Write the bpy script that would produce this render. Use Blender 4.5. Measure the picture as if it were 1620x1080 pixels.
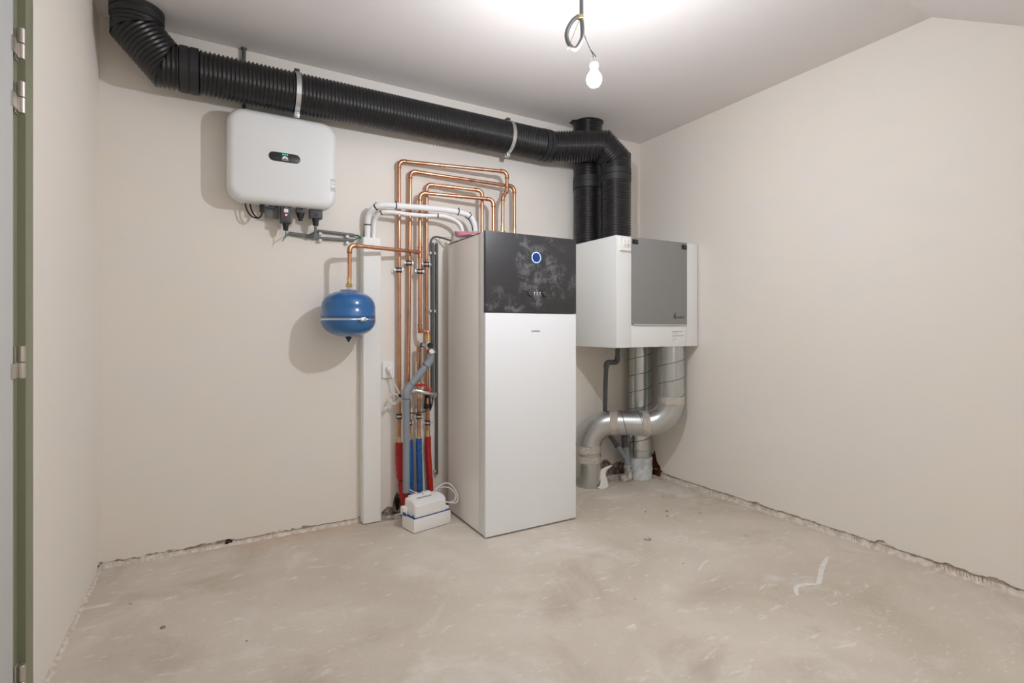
import bpy, bmesh, math, random
from mathutils import Vector, Matrix, noise as mnoise
random.seed(7)
for o in list(bpy.data.objects): bpy.data.objects.remove(o)
S = bpy.context.scene; COL = S.collection
PI = math.pi
# ---------------------------------------------------------------- camera, world, exposure
cam = bpy.data.cameras.new('camera'); co = bpy.data.objects.new('camera', cam); COL.objects.link(co)
cam.sensor_width = 36; cam.lens = 36*820/1620; cam.shift_y = -20/1620; cam.clip_start = .02
co.location = (0, 0, 1.127); co.rotation_euler = (PI/2, 0, -math.atan2(470, 820))
S.camera = co
w = bpy.data.worlds.new('world'); S.world = w; w.use_nodes = True
w.node_tree.nodes['Background'].inputs[0].default_value = (1, .965, .91, 1)
w.node_tree.nodes['Background'].inputs[1].default_value = 3.3
S.view_settings.view_transform = 'Standard'; S.view_settings.look = 'None'
S.view_settings.gamma = 1; S.view_settings.use_curve_mapping = False
S.view_settings.exposure = 0.48
BULB_WATTS = 26.5
try:
    S.cycles.diffuse_bounces = 8; S.cycles.max_bounces = 12
except Exception: pass
# ---------------------------------------------------------------- room measures (metres)
XL, XR, YB, YF, H = -.471, 2.936, 3.076, -1.6, 2.597
YK = 1.137; SL = .64                      # the ceiling slopes down in front of y = YK
def ceil_z(y): return H if y >= YK else H-(YK-y)*SL
# ---------------------------------------------------------------- materials
M = {}
def new_mat(name):
    m = bpy.data.materials.new(name); m.use_nodes = True; M[name] = m
    nt = m.node_tree; return m, nt, nt.nodes['Principled BSDF']
def mat(name, col, rough=.5, metal=0., emit=None, estr=0., coat=0., trans=0., spec=.5):
    m, nt, b = new_mat(name)
    b.inputs['Base Color'].default_value = (*col, 1); b.inputs['Roughness'].default_value = rough
    b.inputs['Metallic'].default_value = metal; b.inputs['Coat Weight'].default_value = coat
    b.inputs['Specular IOR Level'].default_value = spec
    if emit: b.inputs['Emission Color'].default_value = (*emit, 1); b.inputs['Emission Strength'].default_value = estr
    if trans: b.inputs['Transmission Weight'].default_value = trans
    return m
def N(nt, t, **k):
    n = nt.nodes.new(t)
    for a, v in k.items(): setattr(n, a, v)
    return n
def coords(nt, scale=(1,1,1), rot=(0,0,0)):
    tc = N(nt, 'ShaderNodeTexCoord'); mp = N(nt, 'ShaderNodeMapping')
    mp.inputs['Scale'].default_value = scale; mp.inputs['Rotation'].default_value = rot
    nt.links.new(tc.outputs['Object'], mp.inputs[0]); return mp.outputs[0]
def nz(nt, vec, scale, detail=4, rough=.55, dist=0.):
    n = N(nt, 'ShaderNodeTexNoise'); n.inputs['Scale'].default_value = scale; n.inputs['Detail'].default_value = detail
    n.inputs['Roughness'].default_value = rough; n.inputs['Distortion'].default_value = dist
    nt.links.new(vec, n.inputs['Vector']); return n.outputs['Fac']
def ramp(nt, fac, a, b, ca=(0,0,0), cb=(1,1,1)):
    r = N(nt, 'ShaderNodeValToRGB'); e = r.color_ramp.elements
    e[0].position = a; e[1].position = b; e[0].color = (*ca, 1); e[1].color = (*cb, 1)
    nt.links.new(fac, r.inputs[0]); return r.outputs[0]
def mix(nt, fac, a, b):
    m = N(nt, 'ShaderNodeMix', data_type='RGBA')
    for i, s in ((0, fac), (6, a), (7, b)):
        if hasattr(s, 'is_linked'): nt.links.new(s, m.inputs[i])
        elif i == 0: m.inputs[0].default_value = s
        else: m.inputs[i].default_value = (*s, 1)
    return m.outputs[2]
def mul(nt, a, v):
    m = N(nt, 'ShaderNodeMath', operation='MULTIPLY'); nt.links.new(a, m.inputs[0])
    if hasattr(v, 'is_linked'): nt.links.new(v, m.inputs[1])
    else: m.inputs[1].default_value = v
    return m.outputs[0]
def bump(nt, b, h, strength=.2, dist=.01):
    n = N(nt, 'ShaderNodeBump'); n.inputs['Strength'].default_value = strength; n.inputs['Distance'].default_value = dist
    nt.links.new(h, n.inputs['Height']); nt.links.new(n.outputs[0], b.inputs['Normal'])
def noisy(name, c1, c2, scale, rough=.6, metal=0., bs=0., bd=.003, bscale=None, a=.35, c=.65, spec=.5):
    m, nt, b = new_mat(name); v = coords(nt)
    f = nz(nt, v, scale)
    nt.links.new(ramp(nt, f, a, c, c1, c2), b.inputs['Base Color'])
    b.inputs['Roughness'].default_value = rough; b.inputs['Metallic'].default_value = metal
    b.inputs['Specular IOR Level'].default_value = spec
    if bs: bump(nt, b, nz(nt, v, bscale or scale*3), bs, bd)
    return m
def plaster(name, base, warm, grey):
    m, nt, b = new_mat(name); v = coords(nt)
    big = ramp(nt, nz(nt, v, 1.1, 3, .5), .35, .68)
    mid = ramp(nt, nz(nt, coords(nt, (1, 1, 2.5)), 3.1, 5, .6, .6), .42, .75)
    c = mix(nt, mul(nt, big, .9), base, warm)
    c = mix(nt, mul(nt, mid, .8), c, grey)
    scuff = ramp(nt, nz(nt, coords(nt, (3, 3, 8), (.3, .2, .4)), 5.5, 6, .7, 1.2), .69, .76)
    c = mix(nt, mul(nt, scuff, .22), c, (.36, .33, .30))
    nt.links.new(c, b.inputs['Base Color']); b.inputs['Roughness'].default_value = .82
    b.inputs['Specular IOR Level'].default_value = .25
    bump(nt, b, nz(nt, v, 26, 5, .6), .12, .006)
    return m
plaster('plaster', (.82, .785, .735), (.82, .765, .69), (.79, .77, .74))
plaster('ceiling_plaster', (.735, .705, .695), (.725, .69, .675), (.71, .69, .685))
# screeded floor: warm grey cement with white plaster scuffs and dust
m, nt, b = new_mat('screed'); v = coords(nt)
c = mix(nt, ramp(nt, nz(nt, v, 1.3, 4, .55, .5), .36, .66), (.55, .485, .40), (.70, .64, .565))
c = mix(nt, mul(nt, ramp(nt, nz(nt, v, 5.5, 6, .65), .4, .7), .6), c, (.59, .535, .465))
c = mix(nt, mul(nt, ramp(nt, nz(nt, v, 90, 3, .6), .45, .75), .35), c, (.68, .63, .56))
c = mix(nt, mul(nt, ramp(nt, nz(nt, v, 2.1, 5, .6, 1.), .56, .72), .6), c, (.78, .755, .72))
c = mix(nt, mul(nt, ramp(nt, nz(nt, coords(nt, (1, 1, 1), (0, 0, 1.1)), 1.7, 6, .62, .7), .54, .70), .7), c, (.45, .38, .295))
c = mix(nt, mul(nt, ramp(nt, nz(nt, coords(nt, (1, 3.2, 1), (0, 0, .45)), 7, 6, .7, .8), .585, .72), .75), c, (.83, .81, .78))
c = mix(nt, mul(nt, ramp(nt, nz(nt, coords(nt, (1.6, 4.5, 1), (0, 0, -.35)), 17, 5, .7, .6), .625, .72), .8), c, (.86, .84, .81))
c = mix(nt, mul(nt, ramp(nt, nz(nt, v, 38, 4, .7), .74, .80), .55), c, (.30, .26, .21))
tc = N(nt, 'ShaderNodeTexCoord'); mp = N(nt, 'ShaderNodeMapping'); mp.inputs['Scale'].default_value = (1/.46, 1/.17, 1); mp.inputs['Location'].default_value = (-.42/.46, -3.06/.17, 0)
gr = N(nt, 'ShaderNodeTexGradient', gradient_type='SPHERICAL'); nt.links.new(tc.outputs['Object'], mp.inputs[0]); nt.links.new(mp.outputs[0], gr.inputs[0])   # brick dust swept along the wall foot
c = mix(nt, mul(nt, mul(nt, gr.outputs['Fac'], ramp(nt, nz(nt, v, 12, 5, .65), .3, .6)), .8), c, (.60, .40, .285))
nt.links.new(c, b.inputs['Base Color']); b.inputs['Roughness'].default_value = .78; b.inputs['Specular IOR Level'].default_value = .3
bump(nt, b, nz(nt, v, 45, 5, .65), .25, .004)
noisy('brickwork', (.16, .045, .022), (.42, .25, .18), 22, .95, bs=.8, bd=.02, bscale=40)
noisy('earth', (.10, .075, .055), (.52, .44, .37), 30, .95, bs=.8, bd=.02, bscale=50)
noisy('strip', (.56, .49, .42), (.80, .74, .67), 40, .95, bs=.6, bd=.008, bscale=70); mat('bead_rust', (.34, .27, .21), .8)
noisy('mortar', (.42, .36, .31), (.68, .62, .56), 35, .95, bs=.7, bd=.01, bscale=60)
noisy('brick_red', (.07, .018, .008), (.26, .065, .03), 45, .95, bs=.9, bd=.02, bscale=80)
noisy('crumb', (.30, .25, .21), (.72, .66, .60), 60, .95, bs=.5, bd=.004)
noisy('smear', (.70, .67, .63), (.82, .80, .77), 50, .9)
mat('cavity_shade', (.012, .008, .006), .95)  # near-black colour paints the shade inside the wall holes
mat('door_grey', (.60, .61, .615), .5)
mat('frame_green', (.235, .25, .165), .5); mat('steel_hinge', (.62, .57, .52), .35, .9)
mat('black_plastic', (.011, .011, .012), .32, spec=.55); mat('coupling_black', (.017, .017, .019), .5)
mat('white_enamel', (.80, .80, .79), .32); mat('inverter_white', (.74, .755, .76), .42)
mat('cabinet_white', (.81, .825, .82), .4); mat('cabinet_side', (.88, .865, .835), .22, spec=.7)
mat('heatpump_white', (.86, .885, .91), .38); mat('edge_grey', (.80, .815, .81), .32)
mat('panel_grey', (.255, .257, .252), .42); mat('dark_grey', (.055, .055, .058), .5)
mat('conduit_grey', (.17, .175, .18), .5); mat('conduit_dark', (.095, .10, .105), .5); mat('pvc_grey', (.255, .29, .325), .42)
mat('pvc_white', (.72, .73, .72), .45); mat('trunk_white', (.84, .84, .82), .42)
mat('insulation_white', (.86, .87, .88), .5); mat('rubber', (.015, .014, .014), .6)
mat('zinc', (.72, .74, .76), .3, 1.); mat('seam_dark', (.16, .17, .175), .45, .6); mat('chrome', (.8, .8, .82), .18, 1.)
mat('paint_red', (.50, .018, .02), .4); mat('paint_blue', (.012, .10, .34), .4)
mat('white_plastic', (.86, .86, .85), .4); mat('cable_white', (.74, .72, .68), .45)
mat('green_wire', (.01, .20, .13), .5); mat('yellow_wire', (.62, .50, .22), .5); mat('blue_plastic', (.02, .08, .32), .4)
mat('screen_black', (.028, .03, .033), .4); mat('print_black', (.03, .03, .03), .6); mat('print_white', (.85, .85, .85), .6)
mat('print_grey', (.33, .32, .31), .7); mat('label_white', (.83, .83, .82), .5)
mat('led_green', (.1, .9, .7), .4, emit=(.05, 1., .75), estr=2.); mat('led_red', (.9, .1, .1), .4, emit=(1., .08, .12), estr=4.)
mat('led_ring', (.3, .45, 1), .4, emit=(.12, .30, 1.), estr=5.); mat('led_ring_core', (.02, .03, .12), .3, emit=(.02, .05, .45), estr=.12)
m, nt, b = new_mat('bulb_glass'); tr = N(nt, 'ShaderNodeBsdfTransparent'); em = N(nt, 'ShaderNodeEmission'); ad = N(nt, 'ShaderNodeAddShader')
em.inputs[0].default_value = (.97, 1., 1.06, 1); em.inputs[1].default_value = 20.; nt.links.new(tr.outputs[0], ad.inputs[0]); nt.links.new(em.outputs[0], ad.inputs[1]); nt.links.new(ad.outputs[0], nt.nodes['Material Output'].inputs[0])
mat('holder_white', (.8, .8, .8), .4); mat('tag_pink', (.80, .30, .43), .5); mat('sheet_white', (.74, .71, .66), .6)
m, nt, b = new_mat('fill_window_glass'); tr = N(nt, 'ShaderNodeBsdfTransparent'); mx = N(nt, 'ShaderNodeMixShader'); mx.inputs[0].default_value = .08  # glazing of the added roof window, lets the fill daylight in
b.inputs['Roughness'].default_value = .02; nt.links.new(tr.outputs[0], mx.inputs[1]); nt.links.new(b.outputs[0], mx.inputs[2]); nt.links.new(mx.outputs[0], nt.nodes['Material Output'].inputs[0])
# copper with heat tarnish, brass
m, nt, b = new_mat('copper'); v = coords(nt, (1, 1, .35))
c = mix(nt, ramp(nt, nz(nt, v, 16, 5, .65, .5), .42, .72), (.70, .375, .235), (.46, .215, .115))
nt.links.new(c, b.inputs['Base Color']); b.inputs['Metallic'].default_value = 1
nt.links.new(ramp(nt, nz(nt, v, 30, 4), .3, .7, (.24,)*3, (.42,)*3), b.inputs['Roughness'])
noisy('brass', (.72, .50, .22), (.85, .66, .36), 40, .3, 1.)
# galvanised duct with spangle streaks
m, nt, b = new_mat('galvanised'); v = coords(nt)
c = mix(nt, ramp(nt, nz(nt, v, 7, 3, .5), .2, .8), (.56, .59, .60), (.64, .67, .68))
nt.links.new(c, b.inputs['Base Color']); b.inputs['Metallic'].default_value = 1.
b.inputs['Roughness'].default_value = .29
m, nt, b = new_mat('foil_tape'); v = coords(nt)
b.inputs['Base Color'].default_value = (.80, .74, .68, 1); b.inputs['Metallic'].default_value = .85; b.inputs['Roughness'].default_value = .3
bump(nt, b, nz(nt, v, 75, 6, .7, 1.), .9, .012)
noisy('foam_coat', (.50, .54, .57), (.74, .77, .79), 22, .75, bs=.6, bd=.01, bscale=60)
noisy('dirty_pvc', (.22, .21, .20), (.66, .63, .58), 38, .9, bs=.7, bd=.01, bscale=60)
noisy('sleeve_red', (.36, .010, .010), (.55, .022, .018), 60, .42, bs=.6, bd=.006, bscale=90)
noisy('sleeve_blue', (.010, .085, .30), (.016, .13, .42), 60, .42, bs=.6, bd=.006, bscale=90)
noisy('vessel_blue', (.012, .115, .34), (.02, .14, .38), 5, .22, bs=0)
M['vessel_blue'].node_tree.nodes['Principled BSDF'].inputs['Coat Weight'].default_value = .5
# smeared dusty black glass fascia
m, nt, b = new_mat('dusty_black'); v = coords(nt)
f1 = ramp(nt, nz(nt, v, 13, 10, .74, .45), .50, .70); f2 = ramp(nt, nz(nt, v, 4.2, 4, .55, .5), .44, .62)
c = mix(nt, mul(nt, f1, f2), (.034, .034, .037), (.27, .275, .285))
c = mix(nt, mul(nt, ramp(nt, nz(nt, coords(nt, (1, 1, 3)), 20, 7, .7, 1.), .60, .75), .35), c, (.22, .22, .23))
nt.links.new(c, b.inputs['Base Color']); b.inputs['Roughness'].default_value = .42
# ---------------------------------------------------------------- mesh helpers
def link(name, me, m=None, parent=None):
    o = bpy.data.objects.new(name, me); COL.objects.link(o)
    if m and me is not None: me.materials.append(M[m])
    if parent is not None:
        o.parent = parent; o.matrix_parent_inverse = parent.matrix_basis.inverted()
    return o
def from_bm(name, bm, m, parent=None, smooth=0):
    bmesh.ops.recalc_face_normals(bm, faces=bm.faces[:])
    me = bpy.data.meshes.new(name); bm.to_mesh(me); bm.free()
    if smooth:
        for p in me.polygons: p.use_smooth = True
        if smooth < 180: me.set_sharp_from_angle(angle=math.radians(smooth))
    return link(name, me, m, parent)
def mesh(name, vs, fs, m, parent=None, smooth=0):
    bm = bmesh.new(); vv = [bm.verts.new(v) for v in vs]
    for f in fs:
        try: bm.faces.new([vv[i] for i in f])
        except ValueError: pass
    return from_bm(name, bm, m, parent, smooth)
def tag(o, label, cat, group=None, kind=None):
    o['label'] = label
    if cat: o['category'] = cat
    if group: o['group'] = group
    if kind: o['kind'] = kind
    return o
def thing(name, label, cat, loc, group=None):
    o = bpy.data.objects.new(name, None); COL.objects.link(o); o.location = loc; o.empty_display_size = .05
    return tag(o, label, cat, group)
def add_box(bm, lo, hi, bev=0, rot=None, piv=None, seg=2):
    r = bmesh.ops.create_cube(bm, size=1)['verts']
    for v in r: v.co = Vector([lo[i]+(v.co[i]+.5)*(hi[i]-lo[i]) for i in range(3)])
    if bev:
        es = list({e for v in r for e in v.link_edges})
        g = bmesh.ops.bevel(bm, geom=es, offset=bev, segments=seg, affect='EDGES', profile=.6)
        r = list({v for f in g['faces'] for v in f.verts} | {v for v in r if v.is_valid})
    if rot is not None:
        R = Matrix.Rotation(rot, 3, 'Z'); p = Vector(piv)
        for v in r: v.co = R @ (v.co-p)+p
    return r
def box(name, lo, hi, m, parent=None, bev=.002, rot=None, piv=None):
    bm = bmesh.new(); add_box(bm, lo, hi, bev, rot, piv); return from_bm(name, bm, m, parent, 35 if bev else 0)
def frame(d):
    d = d.normalized(); a = Vector((0, 0, 1)) if abs(d.z) < .9 else Vector((1, 0, 0))
    u = d.cross(a).normalized(); return u, d.cross(u).normalized()
def add_sweep(bm, pts, rad, seg=12, cap=True):
    pts = [Vector(p) for p in pts]; n = len(pts)
    T = [(pts[min(i+1, n-1)]-pts[max(i-1, 0)]).normalized() for i in range(n)]
    u, v = frame(T[0]); rings = []
    for i in range(n):
        if i:
            q = T[i-1].rotation_difference(T[i]); u = q @ u; v = q @ v
        r = rad(i) if callable(rad) else rad
        rings.append([bm.verts.new(pts[i]+(u*math.cos(a)+v*math.sin(a))*(r(a) if callable(r) else r)) for a in (2*PI*k/seg for k in range(seg))])
    for a, b in zip(rings, rings[1:]):
        for k in range(seg): bm.faces.new((a[k], a[(k+1) % seg], b[(k+1) % seg], b[k]))
    if cap: bm.faces.new(rings[0][::-1]); bm.faces.new(rings[-1])
def sweep(name, pts, rad, m, parent=None, seg=12, cap=True):
    bm = bmesh.new(); add_sweep(bm, pts, rad, seg, cap); return from_bm(name, bm, m, parent, 40)
def fillet(pts, R, n=7):
    pts = [Vector(p) for p in pts]; out = [pts[0]]; arcs = []
    for i in range(1, len(pts)-1):
        a, p, b = pts[i-1], pts[i], pts[i+1]; d1 = (a-p).normalized(); d2 = (b-p).normalized()
        ang = d1.angle(d2)
        if ang > 3.1: out.append(p); continue
        r = R[i-1] if isinstance(R, (list, tuple)) else R
        t = min(r/math.tan(ang/2), (a-p).length*.48, (b-p).length*.48); r = t*math.tan(ang/2)
        c = p+(d1+d2).normalized()*(r/math.sin(ang/2)); s = p+d1*t; e = p+d2*t; arc = []
        for k in range(n+1):
            f = k/n; om = PI-ang
            arc.append(c+((s-c)*math.sin((1-f)*om)+(e-c)*math.sin(f*om))/math.sin(om))
        out += arc; arcs.append((s+d1*.0, arc, d1, d2))
    out.append(pts[-1]); return out, arcs
def smooth_path(pts, n=8):
    P = [Vector(p) for p in pts]; P = [P[0]*2-P[1]]+P+[P[-1]*2-P[-2]]; out = []
    for i in range(1, len(P)-2):
        for k in range(n):
            t = k/n; a, b, c, d = P[i-1], P[i], P[i+1], P[i+2]
            out.append(.5*((2*b)+(c-a)*t+(2*a-5*b+4*c-d)*t*t+(3*b-a-3*c+d)*t**3))
    out.append(P[-2]); return out
def add_lathe(bm, prof, o, d, seg=32, cap=True):
    o = Vector(o); d = Vector(d).normalized(); u, v = frame(d); rings = []
    for r, h in prof:
        if r < 1e-6: rings.append([bm.verts.new(o+d*h)])
        else: rings.append([bm.verts.new(o+d*h+(u*math.cos(a)+v*math.sin(a))*r) for a in (2*PI*k/seg for k in range(seg))])
    for a, b in zip(rings, rings[1:]):
        for k in range(seg):
            f = [a[k % len(a)], a[(k+1) % len(a)], b[(k+1) % len(b)], b[k % len(b)]]
            f = list(dict.fromkeys(f))
            if len(f) > 2: bm.faces.new(f)
    for rr in (rings[0], rings[-1]):
        if cap and len(rr) > 2:
            try: bm.faces.new(rr)
            except ValueError: pass
def lathe(name, prof, o, d, m, parent=None, seg=32, ang=35):
    bm = bmesh.new(); add_lathe(bm, prof, o, d, seg); return from_bm(name, bm, m, parent, ang)
def ring(name, o, d, r0, r1, w, m, parent=None, seg=32):
    bm = bmesh.new(); add_lathe(bm, [(r0, -w/2), (r1-.0008, -w/2), (r1, -w/2+.0008), (r1, w/2-.0008), (r1-.0008, w/2), (r0, w/2), (r0, -w/2)], o, d, seg, False)
    bmesh.ops.remove_doubles(bm, verts=bm.verts[:], dist=1e-6); return from_bm(name, bm, m, parent, 35)
def text(name, body, size, loc, m, parent=None, width=None, rotz=0, rotx=PI/2):
    cu = bpy.data.curves.new(name, 'FONT'); cu.body = body; cu.size = size; cu.extrude = .0004; cu.align_x = 'CENTER'; cu.align_y = 'CENTER'
    t = bpy.data.objects.new(name, cu); COL.objects.link(t)
    dg = bpy.context.evaluated_depsgraph_get(); dg.update(); me = bpy.data.meshes.new_from_object(t.evaluated_get(dg))
    bpy.data.objects.remove(t)
    xs = [v.co.x for v in me.vertices]; sx = width/(max(xs)-min(xs)) if width else 1
    R = Matrix.Rotation(rotz, 3, 'Z') @ Matrix.Rotation(rotx, 3, 'X')
    for v in me.vertices: v.co = R @ Vector((v.co.x*sx, v.co.y, v.co.z))+Vector(loc)
    me.materials.clear()
    return link(name, me, m, parent)
def helix(o, d, r, pitch, h0, h1, ph=0, n=28):
    o = Vector(o); d = Vector(d).normalized(); u, v = frame(d); k = int((h1-h0)/pitch*n)+1
    return [o+d*(h0+(h1-h0)*i/k)+(u*math.cos(ph+2*PI*i/n)+v*math.sin(ph+2*PI*i/n))*r for i in range(k+1)]
# ================================================================ THE SETTING
def struct(o): o['kind'] = 'structure'; return o
struct(mesh('floor', [(XL-.05, YF, 0), (XR+.05, YF, 0), (XR+.05, YB+.05, 0), (XL-.05, YB+.05, 0)], [(0, 1, 2, 3)], 'screed'))
zf = ceil_z(YF)
WX0, WX1, WY0, WY1 = .75, 1.85, -1.15, -.30          # roof window added to the slope behind the camera for soft daylight fill
sp = lambda x, y, d=0: (x, y-d*.539, ceil_z(y)+d*.842)
struct(mesh('ceiling', [(XL-.05, YB+.05, H), (XR+.05, YB+.05, H), (XR+.05, YK, H), (XL-.05, YK, H), sp(XR+.05, YF), sp(XL-.05, YF), sp(WX0, WY0), sp(WX1, WY0), sp(WX1, WY1), sp(WX0, WY1)],
    [(0, 1, 2, 3), (3, 2, 8, 9), (2, 4, 7, 8), (4, 5, 6, 7), (5, 3, 9, 6)], 'ceiling_plaster'))
bm = bmesh.new(); lo = [bm.verts.new(sp(*q, 0)) for q in ((WX0, WY0), (WX1, WY0), (WX1, WY1), (WX0, WY1))]; hi = [bm.verts.new(sp(*q, .16)) for q in ((WX0, WY0), (WX1, WY0), (WX1, WY1), (WX0, WY1))]
inn = [bm.verts.new(sp(*q, .16)) for q in ((WX0+.06, WY0+.05), (WX1-.06, WY0+.05), (WX1-.06, WY1-.05), (WX0+.06, WY1-.05))]
for k in range(4): bm.faces.new((lo[k], lo[(k+1) % 4], hi[(k+1) % 4], hi[k])); bm.faces.new((hi[k], hi[(k+1) % 4], inn[(k+1) % 4], inn[k]))
wn = struct(from_bm('fill_window_1', bm, 'white_enamel'))
mesh('fill_pane', [sp(*q, .158) for q in ((WX0+.06, WY0+.05), (WX1-.06, WY0+.05), (WX1-.06, WY1-.05), (WX0+.06, WY1-.05))], [(0, 1, 2, 3)], 'fill_window_glass', wn)
struct(mesh('wall_front', [(XL-.05, YF, 0), (XR+.05, YF, 0), (XR+.05, YF, zf+.02), (XL-.05, YF, zf+.02)], [(0, 1, 2, 3)], 'plaster'))
def jag(s, base, amp, seed, bumps=()):
    z = base+amp*(mnoise.noise(Vector((s*9, seed, 0)))+.6*mnoise.noise(Vector((s*31, seed, 3)))+.5*mnoise.noise(Vector((s*85, seed, 7))))
    for c, wd, h in bumps:
        t = abs(s-c)/wd
        if t < 1: z = max(z, h*(1-t**2.2)*(1+.22*mnoise.noise(Vector((s*60, seed, 11)))))
    return max(.004, z)
def skim_wall(name, pos, s0, s1, prof, tops, inner, n=420):
    """plaster skin whose ragged lower edge stops short of the floor, with its own thickness; pos(s, z, depth) -> point"""
    vs = []; fs = []; ss = [s0+(s1-s0)*i/n for i in range(n+1)]
    for s in ss:
        z = prof(s); vs += [pos(s, z, 0), pos(s, z, .014), pos(s, .34, 0)]
    for i in range(n):
        a = 3*i; b = a+3; fs += [(a, b, b+2, a+2), (a, a+1, b+1, b)]
    k = len(vs); vs += [pos(s, z, 0) for s, z in tops]
    fs.append(tuple([3*i+2 for i in range(n+1)]+[k+i for i in range(len(tops))]))
    o = struct(mesh(name, vs, fs, 'plaster'))
    return o
pb = lambda s: jag(s, .026, .014, 1.3, [(.965, .045, .14), (.90, .05, .055), (1.02, .06, .06), (2.42, .06, .07), (2.58, .11, .13), (2.72, .16, .10), (.06, .02, .034), (2.9, .1, .08)])
wb = skim_wall('wall_back', lambda s, z, d: (s, YB+d, z), XL-.02, XR+.02, pb, [(XR+.02, H+.02), (XL-.02, H+.02)], 1)
pr = lambda s: jag(s, .036, .012, 5.1, [(3.0, .10, .22), (2.925, .05, .19), (2.885, .05, .10), (2.84, .06, .05), (.9, .07, .05), (1.35, .05, .055)])
wr = skim_wall('wall_right', lambda s, z, d: (XR+d, s, z), YF, YB+.02, pr, [(YB+.02, H+.02), (YK, H+.02), (YF, zf+.02)], 1)
YD0, YD1, ZD = .84, 2.039, 2.35                    # door opening with its frame in the left wall
pl = lambda s: jag(s, .012, .006, 9.4, [(3.05, .05, .03)])
wl = skim_wall('wall_left', lambda s, z, d: (XL-d, s, z), YD1, YB+.02, pl, [(YB+.02, H+.02), (YD1, H+.02)], 1, 160)
mesh('wall_panel', [(XL, YD0, ZD), (XL, YD1, ZD), (XL, YD1, H+.02), (XL, YK, H+.02), (XL, YD0, ceil_z(YD0)+.02)], [(0, 1, 2, 3, 4)], 'plaster', wl)
mesh('wall_panel', [(XL, YF, 0), (XL, YD0, 0), (XL, YD0, ceil_z(YD0)+.02), (XL, YF, zf+.02)], [(0, 1, 2, 3)], 'plaster', wl)
# masonry seen behind the ragged plaster edges
mesh('masonry', [(XL-.05, YB+.013, -.01), (XR+.05, YB+.013, -.01), (XR+.05, YB+.013, .4), (XL-.05, YB+.013, .4)], [(0, 1, 2, 3)], 'mortar', wb)
mesh('masonry', [(XR+.013, YF, -.01), (XR+.013, YB+.05, -.01), (XR+.013, YB+.05, .4), (XR+.013, YF, .4)], [(0, 1, 2, 3)], 'mortar', wr)
mesh('masonry', [(XL-.013, YD1, -.01), (XL-.013, YB+.05, -.01), (XL-.013, YB+.05, .3), (XL-.013, YD1, .3)], [(0, 1, 2, 3)], 'mortar', wl)
def rough_patch(name, pos, s0, s1, z1, m, parent, seed, depth=.012, n=18):
    bm = bmesh.new(); g = []
    for i in range(n+1):
        row = []
        for j in range(n+1):
            s = s0+(s1-s0)*i/n; z = z1*j/n
            e = min(i, n-i, n-j)/3.; e = min(1, e)
            d = depth*e*(.55+.9*mnoise.noise(Vector((s*34, z*34, seed))))-.002
            row.append(bm.verts.new(pos(s, z, .013-max(-.002, d))))
        g.append(row)
    for i in range(n):
        for j in range(n): bm.faces.new((g[i][j], g[i+1][j], g[i+1][j+1], g[i][j+1]))
    return from_bm(name, bm, m, parent, 60)
rough_patch('exposed_brick', lambda s, z, d: (s, YB+d, z), .86, 1.02, .15, 'earth', wb, 2.1)
rough_patch('exposed_brick', lambda s, z, d: (s, YB+d, z), 2.33, 2.80, .16, 'earth', wb, 6.1)
rough_patch('exposed_brick', lambda s, z, d: (XR+d, s, z), 2.84, 3.07, .20, 'brick_red', wr, 4.2, .011)
def cavity_shade(x, z, rx, rz, y, seed):  # flat ragged patch on the wall, the hole's darkness painted in its colour
    bm = bmesh.new(); n = 22; rg = []
    for q, d in ((1, 0), (.7, -.0012)):
        rg.append([bm.verts.new((x+math.cos(2*PI*k/n)*rx*q*(1+.5*mnoise.noise(Vector((math.cos(2*PI*k/n)*1.7, math.sin(2*PI*k/n)*1.7, seed)))), y+d, z+math.sin(2*PI*k/n)*rz*q*(1+.5*mnoise.noise(Vector((math.cos(2*PI*k/n)*1.7, math.sin(2*PI*k/n)*1.7, seed+5)))))) for k in range(n)])
    for k in range(n): bm.faces.new((rg[0][k], rg[0][(k+1) % n], rg[1][(k+1) % n], rg[1][k]))
    bm.faces.new(rg[1]); from_bm('cavity_shade', bm, 'cavity_shade', wb, 60)
cavity_shade(.960, .068, .015, .036, YB+.0005, 1.5); cavity_shade(.06, .018, .020, .013, YB-.0012, 3.5)
# ragged strip of cement and corner bead along the foot of each wall
def foot_strip(name, pos, s0, s1, seed, parent, hgt=.03, n=300):
    vs = []; fs = []
    for i in range(n+1):
        s = s0+(s1-s0)*i/n; q = mnoise.noise(Vector((s*22, seed, 1)))
        z = hgt*(.75+.35*q+.25*mnoise.noise(Vector((s*70, seed, 2)))); p = .006+.007*(mnoise.noise(Vector((s*40, seed, 4)))+.6)
        vs += [pos(s, z, .012), pos(s, z*.9, .004-p*.3), pos(s, z*.45, .003-p*.6), pos(s, .0, -.003-p)]
    for i in range(n):
        for j in range(3): a = 4*i+j; fs.append((a, a+1, a+5, a+4))
    return mesh(name, vs, fs, 'strip', parent, 60)
st = struct(foot_strip('baseboard_right', lambda s, z, d: (XR+d, s, z), YF, 2.85, 1.7, None, .046, 520))
st2 = struct(foot_strip('baseboard_back', lambda s, z, d: (s, YB+d, z), XL, .86, 3.7, None, .030))
st3 = struct(foot_strip('baseboard_left', lambda s, z, d: (XL-d, s, z), YD1, YB, 8.7, None, .012, 160))
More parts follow.
